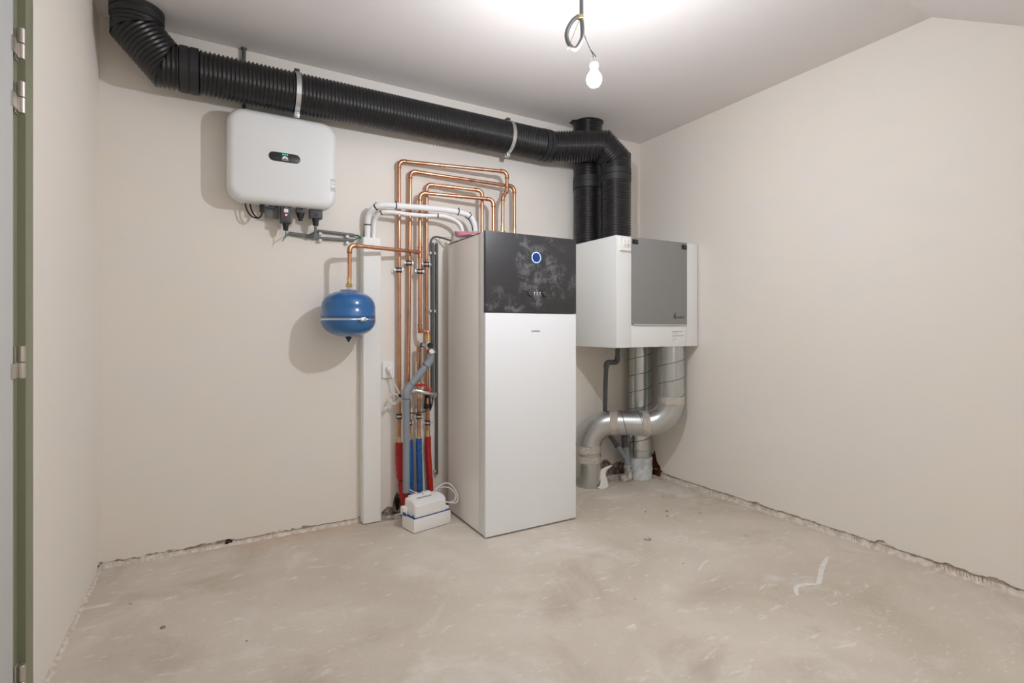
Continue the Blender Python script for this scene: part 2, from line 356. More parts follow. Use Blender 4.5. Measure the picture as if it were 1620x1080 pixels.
def bead_mesh(pos, s0, s1, seed, parent):
    bm = bmesh.new(); s = s0
    while s < s1:
        k = mnoise.noise(Vector((s*3.1, seed, 0)))
        if k > .05:
            z0 = .010; z1 = .030+.006*mnoise.noise(Vector((s*30, seed, 5)))
            add_sweep(bm, [pos(s, z0, -.0045), pos(s+.006, z1, -.0005)], .0012, 4)
        s += .014*(.6+.9*abs(mnoise.noise(Vector((s*50, seed, 8)))))+.003
    add_sweep(bm, [pos(s0+(s1-s0)*i/90, .034+.004*mnoise.noise(Vector((i*.7, seed, 5))), -.001) for i in range(91)], .0018, 4)
    o = from_bm('corner_bead_mesh', bm, 'bead_rust', parent); o['kind'] = 'stuff'; return o
bead_mesh(lambda s, z, d: (XR+d, s, z), .55, 2.84, 2.2, st)
bead_mesh(lambda s, z, d: (s, YB+d, z*.6), -.2, .72, 4.4, st2)
# door and frame in the left wall
fr = bmesh.new()
def fr_box(lo, hi): add_box(fr, lo, hi, .002)
XFc = XL+.004
for y0, y1, q0, q1 in ((1.969, YD1, 1.895, 1.969), (YD0, .91, .91, .984)):
    fr_box((XL-.10, y0, 0), (XFc, y1, ZD)); fr_box((XL-.10, q0, 0), (XL-.014, q1, ZD-.07))
fr_box((XL-.10, .91, ZD-.07), (XFc, 1.969, ZD)); fr_box((XL-.10, .984, ZD-.144), (XL-.014, 1.895, ZD-.07))
struct(from_bm('trim_1', fr, 'frame_green', None, 35))
dr = struct(box('door_1', (XL-.045, .99, .008), (XL-.003, 1.890, ZD-.148), 'door_grey', None, .002))
for z0, z1 in ((1.876, 1.961), (1.726, 1.813), (.99, 1.079), (.105, .193)):
    bm = bmesh.new(); zm = z0+(z1-z0)*.5
    for a, b_ in ((z0, zm-.001), (zm+.001, z1)):
        add_lathe(bm, [(0, 0), (.0085, 0), (.0095, .001), (.0095, b_-a-.001), (.0085, b_-a), (0, b_-a)], (XL+.004, 1.928, a), (0, 0, 1), 16)
    add_box(bm, (XL-.014, 1.928, z0+.002), (XL-.0095, 1.962, z1-.002), .0005); add_box(bm, (XL-.003, 1.872, z0+.002), (XL+.0005, 1.928, zm-.002), .0004)
    from_bm('hinge', bm, 'steel_hinge', dr, 35)
# white plaster smears and crumbs on the floor
fl = bpy.data.objects['floor']
def smear(pts, wd, seed):
    P = smooth_path([(x, y, .0) for x, y in pts], 10); vs = []; fs = []
    for i, p in enumerate(P):
        t = (P[min(i+1, len(P)-1)]-P[max(i-1, 0)]).normalized(); n = Vector((-t.y, t.x, 0))
        e = min(1, i/4, (len(P)-1-i)/4); w_ = wd*(.35+.65*e)*(1+.7*mnoise.noise(Vector((i*.6, seed, 0)))); w2 = wd*(.35+.65*e)*(1+.7*mnoise.noise(Vector((i*.6, seed, 9))))
        vs += [p+n*w_+Vector((0, 0, .0004)), p+Vector((0, 0, .0012)), p-n*w2+Vector((0, 0, .0004))]
    for i in range(len(P)-1):
        for j in range(2): a = 3*i+j; fs.append((a, a+1, a+4, a+3))
    mesh('plaster_smear', vs, fs, 'smear', fl, 60)
# ================================================================ BLACK VENTILATION DUCTS
def corr(name, p0, p1, r, m0=None, m1=None, m='black_plastic', parent=None, pitch=.0185, amp=.0038, seg=40):
    """corrugated straight pipe between p0 and p1, ends cut by mitre planes"""
    p0 = Vector(p0); p1 = Vector(p1); d = (p1-p0); Ln = d.length; d.normalize(); u, v = frame(d)
    ext0 = r*1.1 if m0 is not None else 0; ext1 = r*1.1 if m1 is not None else 0
    pr_ = ((0, -1), (.18, -1), (.34, .8), (.5, 1), (.68, .8), (.84, -1)); ss = []
    k = math.floor(-ext0/pitch)
    while k*pitch < Ln+ext1:
        for f, a in pr_:
            s = (k+f)*pitch
            if -ext0 <= s <= Ln+ext1: ss.append((s, r+amp*a))
        k += 1
    bm = bmesh.new(); rings = []
    for s, rr in ss:
        rg = []; cl = 0
        for q in range(seg):
            an = 2*PI*q/seg; off = (u*math.cos(an)+v*math.sin(an))*rr; sv = s
            if m0 is not None:
                lim = -off.dot(m0)/d.dot(m0)
                if sv < lim: sv = lim; cl += 1
            if m1 is not None:
                lim = Ln-off.dot(m1)/d.dot(m1)
                if sv > lim: sv = lim; cl += 1
            rg.append(p0+d*sv+off)
        if cl < seg: rings.append([bm.verts.new(c) for c in rg])
    for a, b in zip(rings, rings[1:]):
        for q in range(seg): bm.faces.new((a[q], a[(q+1) % seg], b[(q+1) % seg], b[q]))
    return from_bm(name, bm, m, parent, 75)
def miter(a, p, b):
    return ((Vector(p)-Vector(a)).normalized()+(Vector(b)-Vector(p)).normalized()).normalized()
def duct_path(names, P, r, parent):
    ms = [None]+[miter(P[i-1], P[i], P[i+1]) for i in range(1, len(P)-1)]+[None]
    for i in range(len(P)-1): corr(names[i], P[i], P[i+1], r, ms[i], ms[i+1], parent=parent)
def coupling(p, d, r, w, parent):
    h = w/2
    return lathe('coupling', [(r-.006, -h), (r+.001, -h), (r+.004, -h+.002), (r+.004, -.004), (r, -.003), (r, .003), (r+.004, .004), (r+.004, h-.002), (r+.001, h), (r-.006, h)], p, d, 'coupling_black', parent, 48)
RD = .0985; ZD_ = 2.362; YDU = 2.92
vd = thing('ventilation_duct', 'long black corrugated ventilation duct running along the back wall and elbowing down', 'duct', (1., YDU, ZD_))
P = [(-.309, YDU, H), (-.309, YDU, 2.492), (-.196, YDU, ZD_), (1.985, YDU, ZD_), (2.275, 2.735, ZD_), (2.370, 2.713, 2.276), (2.370, 2.713, 1.718)]
duct_path(['neck', 'elbow_segment', 'straight_run', 'elbow_segment', 'elbow_segment', 'downpipe'], P, RD, vd)
coupling((-.105, YDU, ZD_), (1, 0, 0), RD+.003, .078, vd); coupling((-.309, YDU, 2.565), (0, 0, 1), RD+.003, .058, vd)
coupling((1.925, YDU, ZD_), (1, 0, 0), RD+.002, .06, vd); coupling((2.370, 2.713, 2.165), (0, 0, 1), RD+.001, .085, vd)
vr = thing('ventilation_duct', 'upright black corrugated duct rising through the ceiling behind the elbowed duct', 'duct', (2.317, 2.951, 1.716))
corr('riser', (2.317, 2.951, 1.718), (2.317, 2.951, H), RD, parent=vr); coupling((2.317, 2.951, 2.165), (0, 0, 1), RD+.001, .085, vr)
bm = bmesh.new(); vs_ = []
for k in range(40):
    a = 2*PI*k/40; vs_.append((a, .112+(.022 if abs(a-2.9) < .35 else 0)+.006*mnoise.noise(Vector((math.cos(a)*2, math.sin(a)*2, 3)))))
o_ = [bm.verts.new((2.317+math.cos(a)*q, 2.951+math.sin(a)*q, H-.0005)) for a, q in vs_]; i_ = [bm.verts.new((2.317+math.cos(a)*(q-.004), 2.951+math.sin(a)*(q-.004), H-.003)) for a, q in vs_]
for k in range(40): bm.faces.new((o_[k], o_[(k+1) % 40], i_[(k+1) % 40], i_[k]))
bm.faces.new(i_); bm.faces.new(o_[::-1])
from_bm('ceiling_rose', bm, 'coupling_black', vr, 60)
for x, lab in ((.372, 'pale steel clamp band round the black duct above the white inverter'), (1.64, 'pale steel clamp band round the black duct above the copper pipes')):
    t = thing('duct_clamp', lab, 'clamp', (x, YDU, ZD_))
    ring('band', (x, YDU, ZD_), (1, 0, 0), RD+.0035, RD+.0065, .024, 'zinc', t, 48)
    for s in (1, -1):
        bm = bmesh.new(); z = ZD_+s*(RD+.014)
        add_box(bm, (x-.013, YDU-.016, z-.011), (x+.013, YDU-.006, z+.011), .002); add_box(bm, (x-.013, YDU+.006, z-.011), (x+.013, YDU+.016, z+.011), .002)
        add_sweep(bm, [(x, YDU-.026, z), (x, YDU+.026, z)], .004, 8)
        from_bm('lug', bm, 'zinc' if s < 0 else 'dark_grey', t, 35)
    sweep('threaded_rod', [(x, YDU+RD+.005, ZD_), (x, YB, ZD_)], .005, 'zinc', t, 8)
# grey conduit dropping from the ceiling behind the duct to the inverter
t = thing('conduit', 'thin dark grey conduit dropping from the ceiling behind the black duct', 'conduit', (.132, 3.056, 2.2))
sweep('tube', [(.132, 3.056, 2.15), (.132, 3.056, H)], .009, 'conduit_dark', t, 12)
lathe('ceiling_collar', [(.009, 0), (.013, 0), (.015, .006), (.015, .008)], (.132, 3.056, H-.008), (0, 0, 1), 'conduit_dark', t, 16)
# ================================================================ INVERTER
def rr_loop(w_, h_, r, n=8):
    out = []
    for cx_, cz_, a0 in ((w_/2-r, h_/2-r, 0), (-w_/2+r, h_/2-r, PI/2), (-w_/2+r, -h_/2+r, PI), (w_/2-r, -h_/2+r, 3*PI/2)):
        for k in range(n+1): a = a0+PI/2*k/n; out.append((cx_+r*math.cos(a), cz_+r*math.sin(a)))
    return out
def slab(name, c, w_, h_, r, layers, m, parent, n=8):
    """rounded rectangle facing -y, layers = (inset, y offset) from back to front"""
    bm = bmesh.new(); rings = []
    for ins, y in layers:
        rings.append([bm.verts.new((c[0]+x, c[1]+y, c[2]+z)) for x, z in rr_loop(w_-2*ins, h_-2*ins, max(.0005, r-ins), n)])
    L_ = len(rings[0])
    for a, b in zip(rings, rings[1:]):
        for k in range(L_): bm.faces.new((a[k], a[(k+1) % L_], b[(k+1) % L_], b[k]))
    bm.faces.new(rings[0]); bm.faces.new(rings[-1])
    return from_bm(name, bm, m, parent, 50)
iv = thing('solar_inverter', 'white rounded solar inverter hung on the wall under the black duct', 'inverter', (.3145, 3.0, 1.775))
IC = (.3145, YB, 2.0085); IW, IH = .526, .468
R_ = .034
slab('housing', IC, IW, IH, .078, [(.03, -.018), (.012, -.03), (.002, -.055), (0, -.075), (0, -.150+R_)]+[(R_*(1-math.cos(a)), -.150+R_-R_*math.sin(a)) for a in (PI/2*k/6 for k in range(1, 7))]+[(R_+.05, -.1515), (R_+.12, -.1522)], 'inverter_white', iv)
slab('heat_sink', IC, IW-.10, IH-.10, .03, [(0, -.001), (0, -.03)], 'dark_grey', iv, 4)
pn = slab('display_panel', (.3145, YB-.1522, 2.016), .152, .047, .0234, [(0, .001), (0, -.0006), (.001, -.0012)], 'panel_grey', iv)
pn.data.materials.clear(); pn.data.materials.append(M['screen_black'])
yp = YB-.1538
for dx in (-.0105, 0, .0105): lathe('status_light', [(0, .0006), (.002, .0005), (.0023, 0)], (.3165+dx, yp, 2.031), (0, -1, 0), 'led_green', pn, 10)
bm = bmesh.new()
for a in (-78, -52, -26, -3.5+7, 26, 52, 78)[0:0] or (-80, -55, -31, -10, 10, 31, 55, 80):
    th = math.radians(a); L0, L1 = .0035, .0165 if abs(a) < 60 else .0145
    vs_ = []
    for f, wv in ((0, .0006), (.35, .0022), (.7, .0030), (.9, .0022), (1, .0004)):
        q = L0+(L1-L0)*f
        for s in (-1, 1): vs_.append(bm.verts.new((.3165+math.sin(th)*q+s*wv*math.cos(th), yp-.0003, 2.0085+math.cos(th)*q*.95-s*wv*math.sin(th))))
    for i in range(0, 8, 2): bm.faces.new((vs_[i], vs_[i+1], vs_[i+3], vs_[i+2]))
from_bm('emblem', bm, 'print_white', pn)
text('lettering', 'HUAWEI', .0065, (.3165, yp-.0002, 2.0025), 'print_white', pn, .032)
def on_front(x): q = max(0., x-(IC[0]+IW/2-R_)); return YB-.150+R_-math.sqrt(max(0, R_*R_-q*q))
def curved_label(name, x0, x1, z0, z1, m, parent, off, n=8):
    vs = []; fs = []
    for k in range(n+1): x = x0+(x1-x0)*k/n; vs += [(x, on_front(x)-off, z0), (x, on_front(x)-off, z1)]
    for k in range(n): fs.append((2*k, 2*k+2, 2*k+3, 2*k+1))
    o = mesh(name, vs, fs, m, parent, 60); o.modifiers.new('thickness', 'SOLIDIFY').thickness = .0004; return o
rl = curved_label('rating_label', .545, .5745, 1.874, 1.941, 'label_white', iv, .0009)
for z in (1.930, 1.912, 1.888): curved_label('label_print', .550, .568, z, z+.0028, 'print_grey', rl, .0014)
# plugs under the inverter
yc = 2.995; zb = 1.786
def plug(name, x, w_, h_, z_top, neck, cap_, m='dark_grey', neck_m='rubber'):
    o = box(name, (x-w_/2, yc-.022, z_top-h_), (x+w_/2, yc+.022, z_top), m, iv, .004)
    lathe('cable_gland', [(0, 0), (neck, 0), (neck, .012), (neck*.86, .013), (neck*.86, .022), (cap_, .024), (cap_, .036), (cap_*.6, .038), (0, .038)], (x, yc, z_top-h_), (0, 0, -1), neck_m, o, 14)
    return o
dg = plug('dongle', .327, .052, .098, zb, .0165, .013)
slab('dongle_label', (.327, yc-.0222, 1.752), .021, .019, .002, [(0, .001), (0, -.0006)], 'label_white', dg, 2)
lathe('dongle_light', [(0, .001), (.004, .0008), (.005, 0)], (.327, yc-.0223, 1.730), (0, -1, 0), 'led_red', dg, 10)
lathe('dongle_clip', [(0, .002), (.006, .002), (.008, 0)], (.327, yc-.0222, 1.773), (0, -1, 0), 'conduit_grey', dg, 12)
p2 = plug('signal_plug', .400, .044, .038, zb, .019, .012)
box('latch', (.394, yc-.0245, 1.764), (.408, yc-.0215, 1.772), 'rubber', p2, .001)
p3 = plug('mains_plug', .478, .066, .058, zb, .018, .015)
box('latch', (.473, yc-.0245, 1.742), (.487, yc-.0215, 1.752), 'rubber', p3, .001)
sweep('mains_lead', smooth_path([(.478, yc, 1.695), (.478, yc+.01, 1.66), (.470, yc+.03, 1.642), (.452, 3.045, 1.637), (.440, 3.058, 1.638)], 6), .0075, 'conduit_grey', iv, 10)
for x, m_ in ((.214, 'rubber'), (.256, 'blue_plastic'), (.283, 'rubber')):
    o = box('solar_connector', (x-.012, yc-.010, zb-(.05 if x < .23 else .016)), (x+.012, yc+.012, zb), m_, iv, .003)
box('bracket_plate', (.228, yc+.03, 1.716), (.298, yc+.05, 1.772), 'conduit_grey', iv, .003)
sweep('solar_lead', smooth_path([(.135, yc+.02, 1.79), (.140, yc+.02, 1.755), (.158, yc+.01, 1.717), (.185, yc, 1.702), (.206, yc, 1.710), (.214, yc, 1.738)], 8), .004, 'rubber', iv, 8)
sweep('solar_lead', smooth_path([(.158, yc+.02, 1.79), (.161, yc+.02, 1.762), (.172, yc+.01, 1.728), (.190, yc+.006, 1.706), (.206, yc+.008, 1.712), (.216, yc+.006, 1.738)], 8), .004, 'rubber', iv, 8)
gw = thing('earth_wire', 'green earth wires hanging between the inverter dongle and the grey conduit', 'wire', (.33, 3.0, 1.65))
sweep('wire', smooth_path([(.327, yc, 1.652), (.326, yc+.005, 1.628), (.322, yc+.01, 1.612), (.312, yc+.012, 1.594)], 6), .0025, 'green_wire', gw, 6)
sweep('wire', smooth_path([(.323, yc+.006, 1.612), (.335, yc+.03, 1.628), (.348, 3.05, 1.640), (.36, 3.058, 1.646)], 6), .0025, 'green_wire', gw, 6)
cd = thing('conduit', 'grey surface conduits lying side by side between inverter and white trunking', 'conduit', (.53, 3.06, 1.62))
sweep('tube', [(.350, 3.062, 1.648), (.478, 3.062, 1.640)], .0105, 'conduit_grey', cd, 12)
sweep('tube', [(.500, 3.062, 1.676), (.700, 3.062, 1.670)], .0085, 'conduit_grey', cd, 12)
sweep('tube', [(.468, 3.062, 1.634), (.700, 3.062, 1.640)], .0085, 'conduit_grey', cd, 12)
sweep('lead', smooth_path([(.498, 3.055, 1.672), (.478, 3.05, 1.660), (.462, 3.052, 1.645), (.446, 3.06, 1.640)], 5), .007, 'conduit_dark', cd, 10)
for x, z in ((.512, 1.660), (.512, 1.622), (.660, 1.657), (.660, 1.622)):
    box('saddle_clip', (x-.008, 3.047, z-.008), (x+.008, YB, z+.007), 'pvc_white', cd, .002)
for a, b_ in (((.70, 3.06, 1.671), (.738, 3.064, 1.660)), ((.70, 3.06, 1.640), (.738, 3.064, 1.655)), ((.70, 3.06, 1.668), (.738, 3.066, 1.652))):
    sweep('wire', smooth_path([a, ((a[0]+b_[0])/2, 3.052, (a[2]+b_[2])/2+.004), b_], 4), .0028, 'green_wire' if a[2] < 1.67 else 'conduit_dark', cd, 6)
# ================================================================ TRUNKING, LINE SET
tk = thing('cable_trunking', 'tall white plastic trunking standing on the floor against the back wall', 'trunking', (.79, 3.04, 0))
bm = bmesh.new(); add_box(bm, (.737, 3.030, .006), (.845, YB, 1.655), .002); from_bm('base', bm, 'trunk_white', tk, 35)
bm = bmesh.new()   # lid with shallow flutes
pf = [(.739, 3.040), (.739, 3.012), (.744, 3.008)]
for k in range(9): x = .750+k*.0105; pf += [(x, 3.008), (x+.0008, 3.0088), (x+.0016, 3.008)]
pf += [(.839, 3.008), (.843, 3.012), (.843, 3.040)]
lo = [bm.verts.new((x, y, .006)) for x, y in pf]; hi = [bm.verts.new((x, y, 1.655)) for x, y in pf]
for i in range(len(pf)-1): bm.faces.new((lo[i], lo[i+1], hi[i+1], hi[i]))
bm.faces.new(lo); bm.faces.new(hi)
from_bm('lid', bm, 'trunk_white', tk)
rp = thing('refrigerant_pipe', 'thick white insulated refrigerant pipe arching over the copper pipes', 'pipe', (.77, 3.03, 1.65))
pA = smooth_path([(.768, 3.036, 1.60), (.770, 3.034, 1.70), (.772, 3.022, 1.776), (.795, 2.99, 1.822), (.850, 2.965, 1.842), (1.00, 2.962, 1.849), (1.21, 2.958, 1.856), (1.33, 2.945, 1.845), (1.385, 2.935, 1.822), (1.408, 2.93, 1.780), (1.412, 2.93, 1.735)], 8)
sweep('insulation', pA, lambda i: .0175+.0006*math.sin(i*.9), 'insulation_white', rp, 16)
lathe('end_cap', [(.0178, 0), (.0178, .010), (.014, .012)], (1.412, 2.93, 1.735), (0, 0, -1), 'sheet_white', rp, 16)
sweep('copper_tail', [(1.412, 2.93, 1.73), (1.412, 2.93, 1.656)], .008, 'copper', rp, 10)
rq = thing('refrigerant_pipe', 'thinner white insulated refrigerant pipe sagging beneath the thick one', 'pipe', (.80, 3.03, 1.65))
pB = smooth_path([(.806, 3.036, 1.60), (.808, 3.034, 1.70), (.812, 3.02, 1.765), (.838, 2.985, 1.800), (.90, 2.965, 1.806), (.98, 2.96, 1.803), (1.08, 2.957, 1.805), (1.20, 2.955, 1.814), (1.275, 2.95, 1.800), (1.318, 2.945, 1.770), (1.332, 2.94, 1.725), (1.334, 2.94, 1.657)], 8)
sweep('insulation', pB, .0118, 'insulation_white', rq, 14)
def tie_at(path, i, r, lab_parent, tail=True, r2=None):
    p = path[i]; d = path[i+1]-path[i-1]
    o = ring('cable_tie', p, d, r-.001, r+.0022, .0055, 'rubber', lab_parent, 20)
    if tail:
        bm = bmesh.new(); add_box(bm, (p.x-.003, p.y-.008, p.z+r-.001), (p.x+.003, p.y+.002, p.z+r+.008), .001); from_bm('tie_head', bm, 'rubber', o)
for i, tl in ((11, 1), (26, 1), (36, 1), (54, 1), (63, 1)): tie_at(pA, i, .0182, rp, tl)
tie_at(pB, 24, .0122, rq, 0); tie_at(pB, 54, .0122, rq, 0)
sweep('signal_lead', smooth_path([(1.345, 2.93, 1.822), (1.37, 2.925, 1.800), (1.385, 2.92, 1.770), (1.392, 2.92, 1.740)], 6), .0035, 'conduit_dark', rp, 8)
sweep('signal_lead', smooth_path([(.752, 3.05, 1.62), (.755, 3.05, 1.70), (.764, 3.045, 1.76), (.79, 3.02, 1.79)], 6), .0035, 'conduit_dark', rp, 8)
# ================================================================ COPPER PIPES
RC = .011
def copper(label, pts, R=.030, ends=(), elbow=True, rad=RC):
    p0 = pts[0]; t = thing('copper_pipe', label, 'pipe', p0, 'copper pipes on the back wall')
    path, arcs = fillet(pts, R, 7); sweep('tube', path, rad, 'copper', t, 16)
    for s, arc, d1, d2 in arcs:
        e0 = arc[0]+d1*.016; e1 = arc[-1]+d2*.016
        q = [e0, e0-d1*.003, e0-d1*.0055, e0-d1*.008]+arc+[e1-d2*.008, e1-d2*.0055, e1-d2*.003, e1]; n = len(q)
        def rr(i, n=n):
            k = min(i, n-1-i); return rad+(.0012, .0042, .0042, .0018)[k] if k < 4 else rad+.0022
        if elbow: sweep('elbow', q, rr, 'copper', t, 16)
    return t
def sock(p, d, parent, L_=.03, m='copper', r=RC):
    h = L_/2
    return lathe('coupling', [(r, -h), (r+.003, -h+.001), (r+.003, -h+.005), (r+.0014, -h+.007), (r+.0014, h-.007), (r+.003, h-.005), (r+.003, h-.001), (r, h)], p, d, m, parent, 16)
def nut(p, d, parent, L_=.02, r=.017, m='brass', seg=6):
    return lathe('brass_nut', [(0, 0), (r-.001, 0), (r, .001), (r, L_-.001), (r-.001, L_), (0, L_)], p, d, m, parent, seg, 25)
Z_ = (0, 0, 1)
c1 = copper('tallest copper pipe loop, its run rising highest and dropping in front of the next', [(.963, 3.042, .43), (.960, 3.042, 2.136), (1.636, 2.92, 2.140), (1.636, 2.92, 2.020), (1.605, 2.92, 1.972), (1.603, 2.92, 1.66)], [.030, .030, .02, .02])
c2 = copper('second highest copper pipe loop, nested just inside the tallest', [(1.027, 3.042, .43), (1.018, 3.042, .80), (1.031, 3.042, 2.086), (1.720, 2.972, 2.068), (1.720, 2.972, 1.66)], .030)
c4 = copper('third highest copper pipe loop, its upright nearest the dark grey conduits', [(1.146, 3.046, .43), (1.137, 3.046, 1.2), (1.136, 3.046, 2.022), (1.483, 2.972, 2.010), (1.483, 2.972, 1.66)], .030)
c3 = copper('lowest copper pipe loop with a branch tee leading to the blue vessel', [(1.080, 3.010, 1.10), (1.080, 3.010, 1.953), (1.542, 2.93, 1.952), (1.542, 2.93, 1.66)], .032)
for c_, x, y in ((c1, 1.603, 2.92), (c2, 1.720, 2.972)):
    nut((x, y, 1.725), Z_, c_, .03, .017); sock((x, y, 1.775), Z_, c_, .036, 'brass'); lathe('drain_tap', [(0, 0), (.004, 0), (.005, .012), (.008, .013), (.008, .02), (0, .02)], (x+.012, y-.006, 1.735), (1, -.5, 0), 'brass', c_, 8)
for c_, f, A, B in ((c4, .42, (1.136, 3.046, 2.022), (1.483, 2.972, 2.010)), (c3, .52, (1.080, 3.010, 1.953), (1.542, 2.93, 1.952))):
    A = Vector(A); B = Vector(B); sock(A.lerp(B, f), B-A, c_, .045)
sock((.962, 3.042, .462), Z_, c1, .04, 'brass'); sock((1.146, 3.046, .480), Z_, c4, .04, 'brass'); sock((1.026, 3.042, .474), Z_, c2, .04, 'brass')
# branch to the vessel
br = copper('horizontal copper branch from the tee across to the blue expansion vessel', [(1.072, 3.006, 1.592), (.637, 2.895, 1.584), (.637, 2.895, 1.40)], .030)
bm = bmesh.new(); q = .0135
add_lathe(bm, [(RC, -.035), (q+.002, -.034), (q+.002, -.029), (q, -.027), (q, .027), (q+.002, .029), (q+.002, .034), (RC, .035)], (1.080, 3.010, 1.592), Z_, 16)
add_lathe(bm, [(RC, .0), (q, .004), (q, .026), (q+.002, .028), (q+.002, .033), (RC, .034)], (1.080, 3.010, 1.592), Vector((.637, 2.895, 1.584))-Vector((1.072, 3.006, 1.592)), 16)
from_bm('tee', bm, 'copper', c3, 40)
# ---- blue expansion vessel
ev = thing('expansion_vessel', 'glossy blue round expansion vessel hanging beside the white trunking', 'vessel', (.632, 2.895, 1.075))
vc = (.632, 2.895, 1.082)
pr_v = [(0, 0), (.03, .001), (.065, .008), (.095, .02), (.118, .036), (.134, .056), (.1415, .075), (.143, .09), (.143, .112), (.1445, .113), (.1445, .117), (.143, .118), (.142, .165), (.137, .190), (.124, .213), (.10, .231), (.075, .242), (.05, .2475), (.045, .25)]
lathe('shell', pr_v, vc, Z_, 'vessel_blue', ev, 56, 60)
lathe('top_flange', [(.043, .246), (.046, .25), (.047, .254), (.044, .257), (0, .257)], vc, Z_, 'zinc', ev, 32)
ring('band', (vc[0], vc[1], vc[2]+.095), Z_, .143, .1455, .009, 'zinc', ev, 56)
bm = bmesh.new(); add_box(bm, (.660, 2.743, 1.166), (.690, 2.756, 1.188), .003); add_sweep(bm, [(.650, 2.748, 1.177), (.698, 2.752, 1.177)], .004, 8); from_bm('band_clamp', bm, 'chrome', ev, 35)
lathe('valve_cap', [(.018, 0), (.0185, .003), (.006, .022), (.004, .028), (0, .028)], (.632, 2.895, 1.084), (0, 0, -1), 'rubber', ev, 12)
box('wall_bracket', (.612, 3.030, 1.10), (.652, YB, 1.22), 'zinc', ev, .002)
nut((.634, 2.895, 1.338), Z_, ev, .016, .012, 'zinc', 12); nut((.634, 2.895, 1.354), Z_, ev, .018, .019); sock((.635, 2.895, 1.39), Z_, ev, .036, 'brass', .0105)
# ---- pipe clips
def clip(x, y, z, lab):
    t = thing('pipe_clip', lab, 'pipe clip', (x, y, z), 'pipe clips on the copper pipes')
    ring('rubber_lining', (x, y, z), Z_, RC, .0172, .029, 'rubber', t, 20); ring('band', (x, y, z), Z_, .0165, .0185, .0125, 'chrome', t, 20)
    for s in (1, -1):
        bm = bmesh.new(); add_box(bm, (x+s*.0225-.006, y-.003, z-.0065), (x+s*.0225+(.009 if s > 0 else .002), y+.003, z+.0065), .001)
        if s > 0: add_lathe(bm, [(0, 0), (.0045, 0), (.0045, .003), (0, .0035)], (x+s*.0235, y-.003, z), (0, -1, 0), 10)
        from_bm('ear', bm, 'chrome', t, 35)
    sweep('stud', [(x, y+.0165, z), (x, YB, z)], .004, 'zinc', t, 8)
for x, y, z, lab in ((.960, 3.042, 1.480, 'upper pipe clip on the tallest copper pipe'), (1.024, 3.042, 1.526, 'upper pipe clip on the second copper pipe'), (1.080, 3.010, 1.475, 'pipe clip below the branch tee on the lowest loop'), (1.1365, 3.046, 1.526, 'upper pipe clip on the copper pipe beside the dark conduits'),
                     (.962, 3.042, .602, 'lower pipe clip just above the red sleeve beside the grey drain pipe'), (1.074, 3.012, .596, 'lower pipe clip just above the blue sleeve'), (1.143, 3.046, .546, 'lower pipe clip just above the straight red sleeve'), (1.024, 3.042, .558, 'lower pipe clip half hidden behind the grey drain pipe')):
    clip(x, y, z, lab)
# ---- insulation sleeves
def sleeve(pts, r, m, lab, seed, pinch=None):
    P = smooth_path(pts, 14); t = thing('insulation_sleeve', lab, 'pipe sleeve', (P[-1].x, P[-1].y, 0), 'coloured pipe sleeves')
    def rad(i):
        k = 1
        if pinch: k = 1-.32*math.exp(-((P[i].z-pinch)/.012)**2)
        return lambda a: r*k*(1+.11*mnoise.noise(Vector((math.cos(a)*1.6, math.sin(a)*1.6, P[i].z*55+seed))))
    sweep('sleeve', P, rad, m, t, 18)
    if pinch: ring('cable_tie', min(P, key=lambda p: abs(p.z-pinch)), Z_, r*.6, r*.80, .006, 'rubber', t, 16)
    return t
sleeve([(.962, 3.042, .442), (.963, 3.04, .36), (.966, 3.038, .28), (.972, 3.03, .20), (.982, 3.022, .12), (.992, 3.018, .05), (.994, 3.018, .0)], .0225, 'sleeve_red', 'red corrugated sleeve tied in the middle, beside the trunking', 1, .215)
sleeve([(1.027, 3.042, .452), (1.031, 3.042, .3), (1.036, 3.046, .0)], .0185, 'sleeve_blue', 'blue corrugated sleeve almost hidden behind the grey drain pipe', 2)
sleeve([(1.074, 3.012, .462), (1.076, 3.012, .36), (1.082, 3.018, .2), (1.090, 3.022, .0)], .0185, 'sleeve_blue', 'straight blue corrugated sleeve behind the condensate pump', 3)
sleeve([(1.146, 3.046, .460), (1.147, 3.045, .36), (1.156, 3.042, .2), (1.163, 3.040, .0)], .0180, 'sleeve_red', 'straight red corrugated sleeve behind the condensate pump', 4)
for x in (1.112, 1.058): tag(sweep('pull_cord', smooth_path([(x, 3.066, .44), (x+.003, 3.062, .3), (x+.004, 3.06, .15), (x+.012, 3.055, .01)], 6), .004, 'cable_white', None, 8), 'white wire running down between the blue and red sleeves' if x > 1.1 else 'white wire running down between the grey drain and blue sleeve', 'wire')
# ---- safety group, lower cold pipe
YG = 2.958
jg = copper('short copper swan neck feeding the safety valve group', [(1.080, 3.010, 1.135), (1.080, 3.010, 1.118), (1.092, 2.972, 1.112), (1.114, YG, 1.112), (1.114, YG, 1.075)], .011, elbow=False)
sock((1.080, 3.010, 1.140), Z_, jg, .03); sock((1.100, 2.966, 1.112), (1, -.5, 0), jg, .018)
sg = thing('safety_valve', 'brass and steel safety valve group with black knob and white cap', 'valve', (1.114, YG, 1.0))
lathe('brass_union', [(0, 0), (.0165, 0), (.0175, .002), (.0175, .012), (.015, .013), (.015, .018), (.0175, .019), (.0175, .030), (.013, .032), (.013, .04), (0, .04)], (1.114, YG, 1.052), Z_, 'brass', sg, 12)
lathe('body', [(0, 0), (.011, 0), (.014, .008), (.0165, .02), (.0165, .045), (.014, .056), (0, .056)], (1.114, YG, .997), Z_, 'zinc', sg, 16)
sweep('side_port', [(1.100, YG, 1.030), (1.070, YG+.03, 1.030)], .011, 'zinc', sg, 12)
